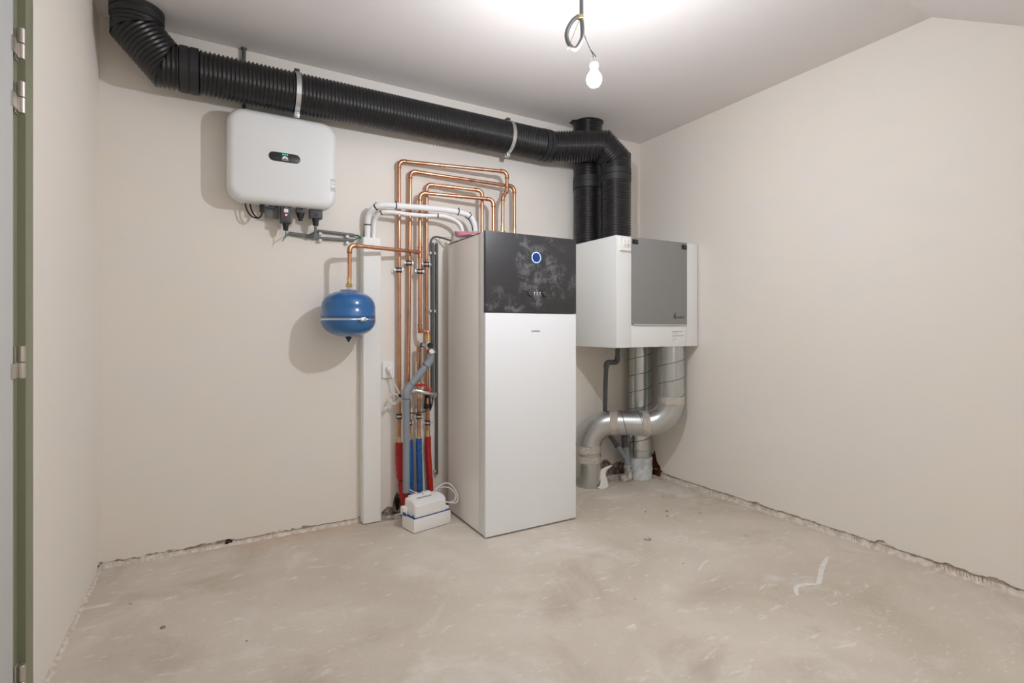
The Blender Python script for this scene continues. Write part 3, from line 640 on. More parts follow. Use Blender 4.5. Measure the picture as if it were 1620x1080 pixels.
lathe('port_ring', [(0, 0), (.0135, 0), (.0135, .008), (0, .008)], (1.082, YG+.016, 1.030), (-.6, .6, 0), 'rubber', sg, 14)
kb = lathe('knob', [(0, 0), (.012, 0), (.016, .004), (.016, .018), (.013, .021), (.005, .019), (0, .019)], (1.116, YG-.016, 1.028), (.0, -1, .05), 'rubber', sg, 18)
lathe('indicator', [(0, 0), (.005, 0), (.002, .012), (0, .013)], (1.131, YG-.026, 1.028), (1, 0, 0), 'paint_red', kb, 8)
cp = lathe('discharge_cap', [(0, 0), (.012, 0), (.014, .003), (.014, .022), (0, .022)], (1.112, YG-.008, .992), (.35, -1, 0), 'paint_red', sg, 16)
lathe('cap_face', [(0, 0), (.0145, 0), (.0155, .002), (.0155, .010), (.0135, .013), (0, .013)], (1.1195, YG-.029, .992), (.35, -1, 0), 'print_white', cp, 18)
lp = copper('lower copper pipe rising from the blue sleeve to the safety valve', [(1.074, 3.012, .43), (1.073, 3.012, 1.030), (1.096, 2.972, 1.030)], .022, elbow=True)
sock((1.074, 3.012, .482), Z_, lp, .04, 'brass'); sock((1.0735, 3.012, .725), Z_, lp, .035, 'brass')
iv_ = thing('shutoff_valve', 'small red-handled shutoff valve on the lower copper pipe', 'valve', (1.0735, 3.012, .79))
lathe('body', [(0, 0), (.014, .0), (.016, .01), (.016, .03), (.014, .04), (0, .04)], (1.0735, 3.012, .765), Z_, 'brass', iv_, 14)
sweep('stem', [(1.0735, 3.012, .788), (1.0735, 2.972, .788)], .006, 'brass', iv_, 10)
bm = bmesh.new(); add_box(bm, (1.036, 2.963, .783), (1.100, 2.973, .797), .004, .12, (1.0735, 2.967, .79)); add_lathe(bm, [(0, 0), (.011, 0), (.011, .012), (0, .012)], (1.0735, 2.975, .79), (0, -1, 0), 12)
from_bm('handle', bm, 'paint_red', iv_, 35)
iv2 = thing('shutoff_valve', 'red butterfly shutoff valve on the copper pipe beside the dark conduit', 'valve', (1.139, 3.046, .76))
lathe('body', [(0, 0), (.014, .0), (.019, .01), (.019, .035), (.014, .045), (0, .045)], (1.141, 3.046, .715), Z_, 'brass', iv2, 14)
sweep('stem', [(1.141, 3.046, .742), (1.138, 2.995, .752)], .006, 'brass', iv2, 10)
bm = bmesh.new(); add_box(bm, (1.100, 2.984, .752), (1.152, 2.996, .764), .004, -.2, (1.126, 2.99, .76)); add_box(bm, (1.112, 2.986, .742), (1.132, 2.994, .775), .004)
from_bm('handle', bm, 'paint_red', iv2, 35)
# black drain funnel clipped on that pipe, ring topped
fn = thing('air_break_funnel', 'black plastic open funnel on the copper pipe below the red valve', 'funnel', (1.143, 3.046, .655))
lathe('top_cup', [(.0115, 0), (.016, 0), (.0165, .025), (.0115, .025)], (1.141, 3.046, .700), Z_, 'rubber', fn, 18)
lathe('bottom_cup', [(.0115, 0), (.024, 0), (.0245, .012), (.0235, .024), (.0115, .026)], (1.143, 3.046, .636), Z_, 'rubber', fn, 18)
for s in (-1, 1): sweep('strut', [(1.142+s*.018, 3.044, .66), (1.142+s*.014, 3.044, .70)], .0045, 'rubber', fn, 8)
fh = tag(sweep('braided_hose', smooth_path([(1.015, 2.995, .755), (1.045, 2.985, .757), (1.085, 2.975, .748), (1.13, 2.975, .735), (1.165, 2.985, .728), (1.178, 3.00, .722)], 8), .0115, 'zinc', None, 14), 'grey braided flexible hose crossing in front of the red valves', 'hose')
lathe('hose_ferrule', [(.0115, 0), (.0135, .001), (.0135, .014), (.0115, .015)], (1.178, 3.0, .722), (-.55, -.55, .2), 'zinc', fh, 14); lathe('hose_ferrule', [(.0115, 0), (.0135, .001), (.0135, .02), (.0115, .021)], (1.018, 2.9935, .755), (1, -.3, 0), 'zinc', fh, 14)
tag(sweep('black_tube', smooth_path([(1.178, 3.05, .70), (1.172, 3.046, .655), (1.158, 3.043, .62)], 5), .004, 'rubber', None, 8), 'short black tube hooking behind the black funnel', 'tube')
tag(sweep('cable_tie', smooth_path([(1.016, 3.02, .622), (1.045, 2.995, .620), (1.074, 2.994, .622), (1.112, 2.99, .628), (1.135, 3.03, .634)], 4), .003, 'rubber', None, 8), 'long black cable tie bridging the pipes above the lower clips', 'cable tie')
# ---- grey drain pipe with bends
dp = thing('drain_pipe', 'grey plastic drain pipe kinking from the safety valve into the pump', 'pipe', (.972, 2.94, .17))
D0 = [(.972, 2.940, .17), (.972, 2.940, .765), (1.126, 2.955, .935), (1.128, 2.955, .990)]
path, arcs = fillet(D0, .03, 6); sweep('tube', path, .0205, 'pvc_grey', dp, 20)
def bend(arc, d1, d2, r, m, parent, L0=.03):
    q = [arc[0]+d1*L0, arc[0]+d1*(L0-.001)]+arc+[arc[-1]+d2*(L0-.001), arc[-1]+d2*L0]; n = len(q)
    return sweep('bend', q, lambda i: r-.002 if i in (0, n-1) else r, m, parent, 20)
for s, arc, d1, d2 in arcs:
    bo = bend(arc, d1, d2, .0245, 'pvc_grey', dp, .034)
    for q, d_ in ((arc[0]+d1*.0345, d1), (arc[-1]+d2*.0345, d2)): ring('seal_ring', q, d_, .0205, .0243, .0028, 'rubber', bo, 24)
bm = bmesh.new(); add_lathe(bm, [(.0225, 0), (.0225, .03), (.020, .032), (.0205, .031), (.019, .004), (0, .003)], (1.128, 2.955, .955), Z_, 20); from_bm('tundish', bm, 'pvc_grey', dp, 35)
box('tundish_lip', (1.106, 2.928, .984), (1.150, 2.936, .992), 'pvc_white', dp, .001)
# ---- dark conduits behind the heat pump edge
for x, z0, lab in ((1.181, .71, 'dark grey upright conduit nearest the copper pipes'), (1.209, .215, 'longer dark grey upright conduit reaching nearly down to the pump')):
    t = thing('conduit', lab, 'conduit', (x, 3.060, z0))
    sweep('tube', [(x, 3.060, z0), (x, 3.060, 1.664)], .0095, 'conduit_dark', t, 14)
    for z in ((1.60, 1.238, .725) if x < 1.2 else (1.60, 1.238, .705, .235)): box('saddle_clip', (x-.018, 3.054, z-.008), (x-.0085, YB, z+.008), 'pvc_white', t, .002)
hc = thing('signal_cable', 'dark cable arching out of the conduit onto the heat pump top', 'cable', (1.185, 3.06, 1.66))
sweep('cable', smooth_path([(1.170, 3.060, 1.60), (1.170, 3.060, 1.66), (1.180, 3.056, 1.693), (1.203, 3.045, 1.702), (1.235, 3.01, 1.690), (1.275, 2.96, 1.668), (1.30, 2.93, 1.660)], 8), .0055, 'conduit_dark', hc, 10)
sweep('thin_wire', smooth_path([(1.209, 3.060, 1.660), (1.213, 3.05, 1.682), (1.235, 3.02, 1.698), (1.275, 2.97, 1.692)], 6), .0025, 'cable_white', hc, 8)
# ---- wall socket and plug
so = thing('wall_socket', 'white wall socket between the trunking and the first copper pipe', 'socket', (.90, YB, .835))
slab('plate', (.903, YB, .881), .074, .097, .005, [(0, 0), (0, -.010), (.002, -.013)], 'white_plastic', so, 4)
lathe('outlet', [(.021, 0), (.021, .0015), (.0185, .0015), (.0185, -.006), (0, -.006)], (.903, YB-.013, .884), (0, -1, 0), 'white_plastic', so, 24)
pg = thing('power_plug', 'white plug and looped white cable hanging from the wall socket', 'plug', (.905, 3.04, .88))
lathe('plug_body', [(0, 0), (.0185, 0), (.0185, .012), (.014, .030), (.011, .034), (0, .034)], (.905, YB-.009, .884), (.0, -1, -.12), 'white_plastic', pg, 20)
sweep('plug_neck', smooth_path([(.905, 3.040, .882), (.908, 3.034, .862), (.915, 3.034, .838)], 5), lambda i: .0105-.0004*i, 'white_plastic', pg, 12)
sweep('cable', smooth_path([(.914, 3.034, .845), (.928, 3.026, .800), (.945, 3.014, .765), (.957, 3.010, .735), (.957, 3.012, .705), (.942, 3.018, .683), (.917, 3.022, .680), (.897, 3.024, .700), (.898, 3.024, .726), (.918, 3.02, .742), (.942, 3.014, .733), (.958, 3.010, .712), (.968, 3.008, .68), (.972, 3.01, .64), (.974, 3.014, .60)], 8), .004, 'cable_white', pg, 8)
sweep('cable', smooth_path([(.925, 3.030, .80), (.945, 3.018, .76), (.953, 3.014, .722), (.940, 3.020, .692), (.915, 3.026, .690), (.900, 3.028, .71), (.890, 3.03, .665), (.878, 3.04, .645)], 8), .004, 'cable_white', pg, 8)
lathe('cable_end', [(0, 0), (.007, 0), (.009, .006), (.009, .022), (.005, .03), (0, .03)], (.884, 3.034, .664), (-.5, .2, -.7), 'white_plastic', pg, 10)
lathe('cable_tie', [(0, 0), (.009, 0), (.011, .004), (.009, .012), (0, .012)], (.950, 3.010, .728), (.8, -.5, .3), 'rubber', pg, 8)
# ================================================================ CONDENSATE PUMP
cpz = thing('condensate_pump', 'small white condensate pump box with blue seam on the floor', 'pump', (1.05, 2.83, 0))
A_ = math.radians(12); PC = (.948, 2.735, 0)
def pbox(name, lo, hi, m, parent, bev=.003):
    return box(name, [PC[i]+lo[i] for i in range(3)], [PC[i]+hi[i] for i in range(3)], m, parent, bev, A_, PC)
pbox('tank', (0, 0, .003), (.245, .132, .079), 'white_plastic', cpz, .006)
pbox('seam', (.002, .002, .079), (.243, .130, .0812), 'blue_plastic', cpz, .0005)
bm = bmesh.new(); R3 = Matrix.Rotation(A_, 3, 'Z'); pv = Vector(PC)
x0, x1, y0, y1, z0, z1, z2 = .010, .215, .004, .118, .081, .150, .170
pts = [(x0, y0, z0), (x1, y0, z0), (x1, y1, z0), (x0, y1, z0), (x0, y0, z1), (x1, y0, z1), (x1, y0+.03, z2), (x1, y1, z2), (x0, y1, z2), (x0, y0+.03, z2)]
vv = [bm.verts.new(R3 @ Vector(p)+pv) for p in pts]
for f in ((0, 1, 5, 4), (4, 5, 6, 9), (9, 6, 7, 8), (1, 2, 7, 6, 5), (0, 4, 9, 8, 3), (2, 3, 8, 7), (0, 3, 2, 1)): bm.faces.new([vv[i] for i in f])
bmesh.ops.bevel(bm, geom=bm.edges[:], offset=.005, segments=3, affect='EDGES')
from_bm('motor_cover', bm, 'white_plastic', cpz, 40)
pbox('ledge', (.215, .012, .0825), (.241, .125, .100), 'white_plastic', cpz, .003)
pbox('outlet_spigot', (.205, .050, .105), (.232, .085, .128), 'white_plastic', cpz, .005)
pbox('inlet_port', (-.012, .085, .0825), (.028, .128, .125), 'white_plastic', cpz, .004)
pbox('clip', (.004, .016, .080), (.0095, .026, .095), 'blue_plastic', cpz, .001); pbox('clip', (-.014, .07, .082), (-.008, .10, .100), 'blue_plastic', cpz, .001)
pbox('label_plate', (.055, .050, .1695), (.15, .066, .1712), 'print_grey', cpz, .0004)
pbox('terminal_cover', (.03, .09, .168), (.11, .116, .180), 'white_plastic', cpz, .003); pbox('terminal_cover', (.115, .085, .168), (.165, .116, .183), 'white_plastic', cpz, .003)
hz_ = PC
ct = thing('pump_cable', 'pair of white cables looping from the condensate pump against the heat pump', 'cable', (1.19, 2.82, .12))
sweep('cable', smooth_path([(1.120, 2.87, .178), (1.15, 2.87, .197), (1.185, 2.865, .212), (1.215, 2.85, .203), (1.238, 2.83, .168), (1.245, 2.815, .13), (1.232, 2.805, .108), (1.205, 2.81, .108), (1.165, 2.825, .118)], 8), .0035, 'cable_white', ct, 8)
sweep('cable', smooth_path([(1.125, 2.88, .172), (1.16, 2.88, .184), (1.195, 2.87, .186), (1.222, 2.85, .172), (1.238, 2.83, .145), (1.225, 2.815, .120), (1.200, 2.818, .112), (1.165, 2.828, .112)], 8), .0035, 'cable_white', ct, 8)
ct2 = thing('pump_cable', 'thin white leads running from the pump towards the grey drain pipe', 'cable', (1.0, 2.86, .17))
sweep('cable', smooth_path([(.985, 2.93, .19), (1.00, 2.90, .182), (1.02, 2.87, .176)], 5), .003, 'cable_white', ct2, 8)
sweep('cable', smooth_path([(.985, 2.945, .172), (1.00, 2.91, .168), (1.02, 2.88, .17)], 5), .003, 'cable_white', ct2, 8)
# ================================================================ HEAT PUMP
hp = thing('heat_pump', 'tall white indoor heat pump cabinet with dusty black control panel', 'heat pump', (1.556, 2.74, 0))
HX0, HX1, HY0, HY1, HZ = 1.257, 1.856, 2.477, 2.99, 1.655
box('body', (HX0, HY0+.086, .010), (HX1, HY1, HZ-.007), 'cabinet_side', hp, .003)
box('front_frame', (HX0, HY0+.022, .010), (HX1, HY0+.085, HZ-.004), 'edge_grey', hp, .003)
box('top_plate', (HX0-.001, HY0+.06, HZ-.007), (HX1+.001, HY1+.001, HZ-.003), 'dark_grey', hp, .001)
box('front_panel', (HX0-.001, HY0, .009), (HX1+.001, HY0+.022, 1.213), 'heatpump_white', hp, .002)
cpn = box('control_panel', (HX0-.001, HY0-.002, 1.217), (HX1+.001, HY0+.022, HZ), 'dusty_black', hp, .002)
box('plinth', (HX0+.01, HY0+.03, .0), (HX1-.01, HY1-.01, .010), 'dark_grey', hp, .001)
yf = HY0-.002
ring('light_ring', (1.577, yf-.0005, 1.530), (0, 1, 0), .0278, .0306, .002, 'led_ring', cpn, 40)
lathe('light_ring_centre', [(0, .0004), (.0272, .0004), (.0272, 0)], (1.577, yf-.0002, 1.530), (0, -1, 0), 'led_ring_core', cpn, 40)
for x in (1.534, 1.632): lathe('dial', [(0, .011), (.012, .011), (.0145, .009), (.0155, 0)], (x, yf, 1.326), (0, -1, 0), 'dark_grey', cpn, 24)
bm = bmesh.new()
for x in (1.564, 1.583, 1.602): add_box(bm, (x-.003, yf-.0008, 1.330), (x+.003, yf+.0005, 1.335)); add_box(bm, (x-.001, yf-.0008, 1.318), (x+.001, yf+.0005, 1.327))
from_bm('symbols', bm, 'print_white', cpn)
text('lettering', 'DAIKIN', .016, (1.5745, HY0-.0004, 1.113), 'print_black', hp, .055)
# sheet with a pink tag lying on top of the cabinet
ps = thing('plastic_sheet', 'creased white sheet with pink flap lying on the heat pump', 'sheet', (1.33, 2.85, HZ))
def cloth(name, quad, m, parent, th=.002, n=10, seed=1, amp=.005):
    bm = bmesh.new(); q = [Vector(p) for p in quad]; g = []
    nrm = (q[1]-q[0]).cross(q[3]-q[0]).normalized()
    for i in range(n+1):
        for j in range(n+1):
            p = q[0].lerp(q[1], i/n).lerp(q[3].lerp(q[2], i/n), j/n); g.append(bm.verts.new(p+nrm*amp*mnoise.noise(Vector((i*.45, j*.45, seed)))))
    for i in range(n):
        for j in range(n): a = i*(n+1)+j; bm.faces.new((g[a], g[a+1], g[a+n+2], g[a+n+1]))
    o = from_bm(name, bm, m, parent, 60); md = o.modifiers.new('thickness', 'SOLIDIFY'); md.thickness = th; return o
cloth('white_sheet', [(1.262, 2.975, 1.655), (1.262, 2.62, 1.655), (1.40, 2.70, 1.672), (1.275, 2.965, 1.714)], 'sheet_white', ps, .002, 8, 2, .002)
cloth('pink_flap', [(1.283, 2.93, 1.694), (1.275, 2.56, 1.655), (1.43, 2.70, 1.692), (1.272, 2.925, 1.724)], 'tag_pink', ps, .0015, 10, 4, .004)
# ================================================================ HEAT RECOVERY UNIT
hr = thing('heat_recovery_unit', 'white wall-hung ventilation heat recovery cabinet with grey door', 'ventilation unit', (2.55, 2.78, 1.007))
VX0, VX1, VY0, VZ0, VZ1 = 2.184, 2.922, 2.495, 1.007, 1.716
box('cabinet', (VX0, VY0+.002, VZ0), (VX1, YB-.002, VZ1), 'cabinet_white', hr, .003)
bm = bmesh.new(); add_box(bm, (2.311, VY0-.006, 1.152), (2.811, VY0+.004, VZ1-.0005), .0015); dv = from_bm('door', bm, 'panel_grey', hr, 35)
fp = box('lower_panel', (2.311, VY0-.001, VZ0+.002), (2.811, VY0+.004, 1.146), 'cabinet_white', hr, .001)
box('side_panel', (2.815, VY0-.001, VZ0+.001), (VX1-.001, VY0+.004, VZ1-.001), 'cabinet_white', hr, .001); box('side_panel', (VX0+.001, VY0-.001, VZ0+.001), (2.307, VY0+.004, VZ1-.001), 'cabinet_white', hr, .001)
box('door_lip', (2.325, VY0-.010, 1.1505), (2.80, VY0-.004, 1.157), 'zinc', dv, .001)
for x in (2.336, 2.784):
    lt = box('latch', (x-.024, VY0-.009, 1.670), (x+.024, VY0-.004, 1.700), 'rubber', dv, .002); box('latch_key', (x-.002, VY0-.013, 1.677), (x+.012, VY0-.008, 1.692), 'dark_grey', lt, .002)
text('lettering', 'VASCO', .022, (2.750, VY0-.0064, 1.204), 'print_black', dv, .068)
bm = bmesh.new(); X0, Y0, Z0 = 2.690, VY0-.0066, 1.196
for pts in ([(0, 0), (.012, 0), (.012, .045), (.006, .034), (.007, .012), (0, .02)], [(-.008, .026), (-.002, .004), (.003, .002), (.003, .016), (-.004, .034)], [(.016, 0), (.020, 0), (.028, .016), (.024, .016)]):
    v1 = [bm.verts.new((X0+a, Y0, Z0+c_)) for a, c_ in pts]; bm.faces.new(v1)
from_bm('emblem', bm, 'print_black', dv)
lb = slab('type_label', (2.731, VY0-.001, 1.078), .128, .078, .001, [(0, .0005), (0, -.0006)], 'label_white', fp, 2)
bm = bmesh.new(); yl = VY0-.0022
for z, a, b_, hh in ((1.108, 2.674, 2.770, .0035), (1.099, 2.674, 2.728, .003), (1.084, 2.676, 2.788, .002), (1.079, 2.676, 2.784, .002), (1.074, 2.676, 2.70, .0015), (1.060, 2.674, 2.724, .0015), (1.053, 2.676, 2.71, .0015), (1.044, 2.674, 2.684, .0018)):
    add_box(bm, (a, yl, z-hh/2), (b_, yl+.0005, z+hh/2))
from_bm('label_print', bm, 'print_grey', lb)
sw = slab('control_switch', (2.248, VY0-.001, 1.663), .086, .088, .004, [(0, .001), (0, -.010), (.002, -.013)], 'white_plastic', hr, 4)
slab('key_plate', (2.254, VY0-.013, 1.670), .050, .056, .002, [(0, .001), (0, -.004), (.001, -.005)], 'white_plastic', sw, 3)
box('battery_flap', (2.210, VY0-.020, 1.621), (2.288, VY0-.012, 1.633), 'white_plastic', sw, .002)
bm = bmesh.new()
for x, z in ((2.242, 1.682), (2.266, 1.682), (2.242, 1.658)): add_lathe(bm, [(0, .0006), (.004, .0006), (.005, 0)], (x, VY0-.018, z), (0, -1, 0), 10)
from_bm('key_symbols', bm, 'pvc_white', sw)
lathe('indicator', [(0, .0006), (.004, .0006), (.005, 0)], (2.268, VY0-.018, 1.657), (0, -1, 0), 'print_grey', sw, 10)
lathe('drain_socket', [(.0, 0), (.024, 0), (.024, .018), (.02, .02), (0, .02)], (2.552, 2.90, 1.007), (0, 0, -1), 'pvc_white', hr, 20)
# ================================================================ GALVANISED DUCTS
RM = .087
md = thing('metal_duct', 'galvanised duct bending twice from the ventilation cabinet down to the floor', 'duct', (2.335, 2.975, 0))
Ptop = Vector((2.79, 2.612, VZ0)); Pl = Vector((2.335, 2.965, 0)); ZS = .455
pts = [Ptop, Vector((Ptop.x, Ptop.y, ZS)), Vector((Pl.x, Pl.y, ZS)), Pl]
path, arcs = fillet(pts, .175, 16)
a1, a2 = arcs[0][1], arcs[1][1]
sweep('upper_pipe', [Ptop, a1[0]], RM, 'galvanised', md, 48, False)
sweep('elbow', a1, RM+.0015, 'galvanised', md, 48, False); sweep('middle_pipe', [a1[-1], a2[0]], RM, 'galvanised', md, 48, False)
sweep('elbow', a2, RM+.0015, 'galvanised', md, 48, False); sweep('lower_pipe', [a2[-1], Pl], RM, 'galvanised', md, 48, False)
sweep('spiral_seam', helix(Ptop, (0, 0, -1), RM+.0005, .125, 0, (Ptop-a1[0]).length, 1.2), .0026, 'seam_dark', md, 6)
dm = (a2[0]-a1[-1])
sweep('spiral_seam', helix(a1[-1], dm, RM+.0005, .125, .01, dm.length-.01, 2.2), .0026, 'seam_dark', md, 6)
def tape(p, d, wd, r, seed, parent, m='foil_tape'):
    p = Vector(p); d = Vector(d).normalized(); bm = bmesh.new(); seg = 56; u, v = frame(d); rings = []; n = 6
    for j in range(n+1):
        rg = []
        for k in range(seg):
            a = 2*PI*k/seg; e = mnoise.noise(Vector((math.cos(a)*2.5, math.sin(a)*2.5, seed))) if j in (0, n) else 0
            s = -wd/2+wd*j/n+e*.006; rr = r+.0018+.0016*mnoise.noise(Vector((math.cos(a)*9, math.sin(a)*9, j*.9+seed)))
            rg.append(bm.verts.new(p+d*s+(u*math.cos(a)+v*math.sin(a))*rr))
        rings.append(rg)
    for a, b in zip(rings, rings[1:]):
        for k in range(seg): bm.faces.new((a[k], a[(k+1) % seg], b[(k+1) % seg], b[k]))
    o = from_bm('foil_tape', bm, m, parent, 40); mo = o.modifiers.new('thickness', 'SOLIDIFY'); mo.thickness = .0012; return o
tape(a1[0]+Vector((0, 0, -.005)), Z_, .055, RM+.001, 1.1, md); tape(a1[-1], dm, .055, RM+.001, 2.3, md); tape(a2[0], dm, .055, RM+.001, 3.9, md)
tape(a2[-1]+Vector((0, 0, -.012)), Z_, .060, RM+.001, 5.2, md); tape(a2[-1]+Vector((0, 0, -.085)), Z_, .05, RM+.001, 6.6, md)
lathe('flange', [(RM, -.003), (RM+.008, -.003), (RM+.008, .003), (RM, .003)], a2[-1]+Vector((0, 0, .022)), Z_, 'galvanised', md, 48)
ms = thing('metal_duct', 'straight galvanised spiral duct behind the bent one, its foot coated grey', 'duct', (2.815, 2.91, 0))
c0 = (2.795, 2.925, 0)
ms.location = c0
RS = .083
sweep('pipe', [(c0[0], c0[1], VZ0), (c0[0], c0[1], 0)], RS, 'galvanised', ms, 48, False)
sweep('spiral_seam', helix((c0[0], c0[1], VZ0), (0, 0, -1), RS+.0005, .125, 0, .82, 2.6), .0026, 'seam_dark', ms, 6)
lathe('joint_bead', [(RS, 0), (RS+.003, .002), (RS+.003, .006), (RS, .008)], (c0[0], c0[1], .215), Z_, 'galvanised', ms, 48)
bm = bmesh.new(); add_sweep(bm, [(c0[0], c0[1], .002+.165*i/12) for i in range(13)], lambda i: (lambda a: RS+.006+.005*mnoise.noise(Vector((math.cos(a)*3, math.sin(a)*3, i*.5)))+(-.002 if i == 12 else 0)), 40, False)
from_bm('foam_coating', bm, 'foam_coat', ms, 60)
# grey condensate drain of the cabinet
cw = thing('condensate_drain', 'dark grey condensate pipe zigzagging under the ventilation cabinet behind the duct', 'pipe', (2.62, 2.93, 0))
Q = [(2.552, 2.90, .99), (2.548, 2.90, .885), (2.446, 2.90, .885), (2.440, 2.905, .72), (2.475, 2.95, .53), (2.53, 2.96, .34), (2.600, 2.95, .245), (2.655, 2.935, .16)]
path, arcs = fillet(Q, [.022, .022, .25, .25, .05, .03], 6); sweep('tube', path, .0165, 'conduit_dark', cw, 16)
for s, arc, d1, d2 in arcs[:2]: sweep('bend', [arc[0]+d1*.02]+arc+[arc[-1]+d2*.02], .0195, 'conduit_dark', cw, 16)
yb_ = thing('drain_stub', 'light grey drain branch fitting rising from the crusted floor pipe', 'pipe', (2.665, 2.925, 0))
sweep('branch', [(2.590, 2.948, .262), (2.610, 2.945, .235), (2.660, 2.927, .165)], .023, 'pvc_grey', yb_, 18)
sweep('riser', [(2.672, 2.922, .08), (2.662, 2.926, .18), (2.652, 2.930, .255)], .0245, 'pvc_grey', yb_, 18)
sweep('upper_socket', [(2.652, 2.930, .25), (2.646, 2.932, .33)], .026, 'conduit_dark', yb_, 18); sweep('upper_pipe', [(2.648, 2.932, .32), (2.642, 2.934, .42)], .02, 'conduit_dark', yb_, 16)
box('clip', (2.668, 2.895, .325), (2.684, 2.908, .362), 'zinc', yb_, .002)
bm = bmesh.new(); add_sweep(bm, smooth_path([(2.668, 2.922, .115), (2.672, 2.918, .07), (2.670, 2.912, .035), (2.645, 2.91, .022), (2.60, 2.93, .02)], 6), lambda i: (lambda a: .030+.006*mnoise.noise(Vector((math.cos(a)*2, math.sin(a)*2, i*.6)))), 20)
from_bm('crusted_foot', bm, 'dirty_pvc', yb_, 60)
# torn flap of pipe wrap curling from the lower duct foot
def curl_sheet():
    bm = bmesh.new(); g = []; n = 12; k = 6
    ctr = [(2.345, 2.870, .004), (2.370, 2.858, .006), (2.395, 2.862, .020), (2.405, 2.880, .05), (2.408, 2.898, .085), (2.425, 2.902, .112), (2.455, 2.895, .130), (2.485, 2.888, .142)]
    wd = [.03, .05, .062, .058, .05, .036, .022, .006]
    P = smooth_path(ctr, 3); n = len(P)-1
    for i, p in enumerate(P):
        f = i/n*7; q = int(min(6, f)); wv = wd[q]+(wd[q+1]-wd[q])*(f-q)
        ax = Vector((.8, -.5, -.35)).normalized()
        for j in range(k+1): g.append(bm.verts.new(p+ax*wv*(j/k-.5)+Vector((0, -.004*math.sin(PI*j/k), 0))))
    for v in bm.verts: v.co.z = max(v.co.z, .002)
    for i in range(n):
        for j in range(k): a = i*(k+1)+j; bm.faces.new((g[a], g[a+1], g[a+k+2], g[a+k+1]))
    o = from_bm('torn_wrap', bm, 'sheet_white', None, 60); md_ = o.modifiers.new('thickness', 'SOLIDIFY'); md_.thickness = .003
    return tag(o, 'torn pale flap of pipe wrap curling at the foot of the bent duct', 'wrap')
curl_sheet()
# rubble at the wall foot
def lump(name, p, r, m, seed, label, cat, group, sq=(1, 1, .6)):
    bm = bmesh.new(); bmesh.ops.create_icosphere(bm, subdivisions=2, radius=1)
    for v in bm.verts:
        k = 1+.45*mnoise.noise(v.co*1.7+Vector((seed, 0, 0)))
        v.co = Vector((v.co.x*sq[0]*r*k, v.co.y*sq[1]*r*k, max(-.25, v.co.z)*sq[2]*r*k))
    zmin = min(v.co.z for v in bm.verts)
    for v in bm.verts: v.co += Vector((p[0], p[1], -zmin))
    o = from_bm(name, bm, m, None, 50); return tag(o, label, cat, group)
i = 0
for x, y, r in ((2.46, 2.99, .022), (2.50, 2.965, .016), (2.53, 3.00, .028), (2.565, 2.985, .018), (2.50, 3.02, .024), (2.59, 3.02, .03), (2.43, 3.035, .02), (2.56, 2.955, .012)):
    i += 1; lump('rubble', (x, y), r, 'crumb', i*3.3, 'lump of plaster rubble in the broken wall foot behind the metal ducts', 'rubble', 'rubble behind the metal ducts')
for x, y, r in ((2.89, 2.85, .016), (2.905, 2.81, .014), (2.90, 2.885, .018), (2.915, 2.775, .012)):
    i += 1; lump('rubble', (x, y), r, 'crumb', i*3.3, 'lump of plaster rubble under the exposed red brick at the right wall', 'rubble', 'rubble under the exposed brick')
for x, y, r in ((.87, 3.05, .012), (.90, 3.045, .016), (.935, 3.04, .013), (.915, 3.02, .009), (.955, 3.03, .010)):
    i += 1; lump('rubble', (x, y), r, 'crumb', i*3.3, 'lump of plaster rubble in the hole between trunking and red sleeve', 'rubble', 'rubble beside the trunking')
lump('clod', (2.011, 2.046), .018, 'mortar', 71, 'small grey clod lying alone on the floor before the heat pump', 'clod', None, (1.2, 1, .5)).data.materials[0] = M['dirty_pvc']
for x, y, r in ((2.504, 1.812, .009), (2.42, 2.30, .010), (2.36, 2.24, .007), (2.58, 2.18, .006), (-.30, 2.62, .006), (-.17, 2.35, .009), (.62, 2.55, .004), (1.52, 1.62, .004), (2.30, 2.36, .006), (1.95, 1.75, .004), (.1, 2.1, .004), (2.62, 2.52, .006)):
    i += 1; lump('crumb', (x, y), r, 'dirty_pvc', i*2.7, 'tiny dark crumb of grit on the bare floor', 'crumb', 'crumbs on the floor')
# loose copper-coloured strap between trunking and sleeve
tag(sweep('wire_offcut', smooth_path([(.86, 3.02, .012), (.90, 3.005, .022), (.95, 2.985, .034), (.985, 2.975, .05)], 5), .006, 'dirty_pvc', None, 8), 'dusty pipe offcut leaning between the trunking and the pump', 'offcut')
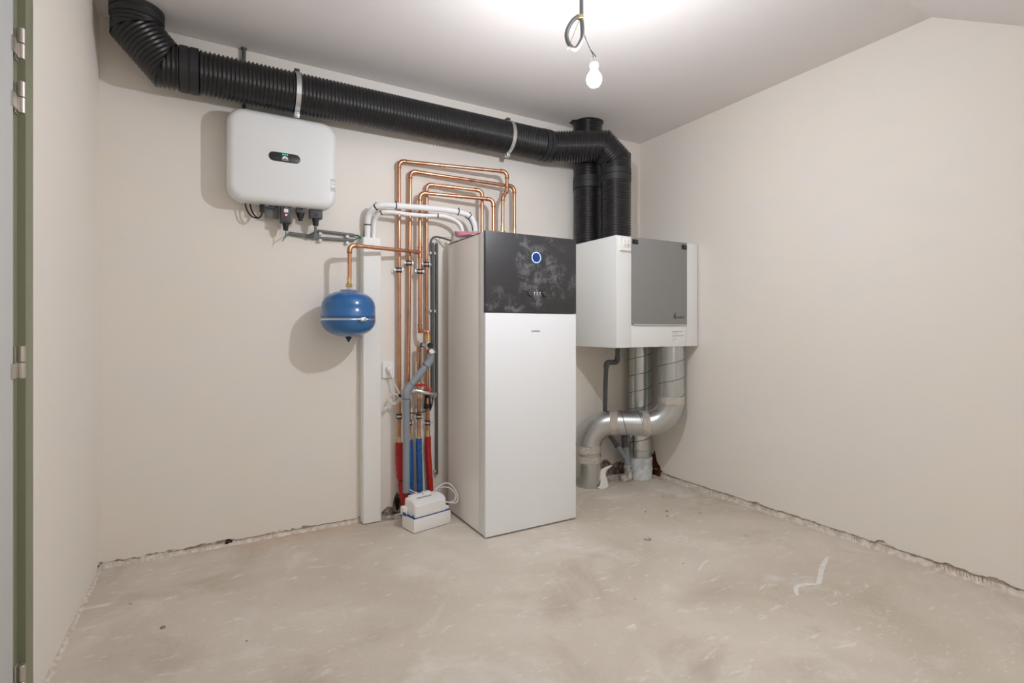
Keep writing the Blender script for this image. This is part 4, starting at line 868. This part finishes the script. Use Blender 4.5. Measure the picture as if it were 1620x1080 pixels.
# ================================================================ CEILING FLEX AND BULB
BX, BY, BZ = 1.270, 1.578, 2.090
u_ = Vector((.868, -.497, 0))
def bp(du, z): return Vector((1.227, 1.602, z))+u_*(du/410.)
fx = thing('ceiling_conduit', 'grey flexible conduit hanging from the ceiling with a tied loop', 'conduit', (1.227, 1.602, H))
sweep('conduit', [bp(0, H), bp(0, 2.44), bp(0, 2.32)], .0078, 'conduit_grey', fx, 14)
lp_ = smooth_path([bp(0, 2.325), bp(1.5, 2.285), bp(1, 2.250), bp(-4, 2.222), bp(-9, 2.207), bp(-15, 2.212), bp(-21, 2.232), bp(-23.5, 2.262), bp(-20, 2.292), bp(-13, 2.318), bp(-4, 2.334)], 9)
sweep('loop', lp_, lambda i: .0076+.0008*(i % 2), 'conduit_grey', fx, 14)
ring('tie', bp(-1, 2.328), Z_, .0085, .0125, .014, 'yellow_wire', fx, 14)
sweep('earth_lead', smooth_path([bp(-2, 2.33), bp(-8, 2.29), bp(-16, 2.24), bp(-22, 2.205)], 6), .0012, 'yellow_wire', fx, 6)
pt = thing('light_bulb', 'lit bare bulb dangling on thin wires from the ceiling conduit', 'bulb', (BX, BY, BZ))
hold = Vector((BX, BY, BZ+.078))
for s in (-.004, .004):
    sweep('flex_wire', smooth_path([bp(3, 2.272), bp(8, 2.238), bp(14, 2.205), hold+u_*s+Vector((0, 0, .014)), hold+u_*s*1.6], 6), .0016, 'conduit_dark', pt, 6)
lathe('lamp_holder', [(0, 0), (.014, 0), (.0165, -.004), (.0165, -.03), (.0145, -.034), (.0145, -.046), (0, -.046)], hold, Z_, 'holder_white', pt, 24)
lathe('glass', [(0, -.032), (.010, -.030), (.0195, -.0245), (.0265, -.0155), (.0295, -.004), (.0285, .008), (.024, .018), (.018, .026), (.014, .034), (0, .034)], (BX, BY, BZ), Z_, 'bulb_glass', pt, 28, 180)
lamp = bpy.data.lights.new('bulb_light', 'POINT'); lamp.energy = BULB_WATTS; lamp.color = (.97, 1., 1.06); lamp.shadow_soft_size = .022
lo_ = bpy.data.objects.new('bulb_light', lamp); COL.objects.link(lo_); lo_.location = (BX, BY, BZ); lo_.parent = pt; lo_.matrix_parent_inverse = pt.matrix_basis.inverted()
# ================================================================ FLOOR MARKS
smear([(2.632, 1.448), (2.50, 1.40), (2.36, 1.335), (2.31, 1.315)], .010, 1); smear([(2.31, 1.315), (2.26, 1.34), (2.20, 1.345), (2.135, 1.30)], .009, 2)
smear([(1.95, 1.66), (2.03, 1.70), (2.10, 1.72)], .004, 3)
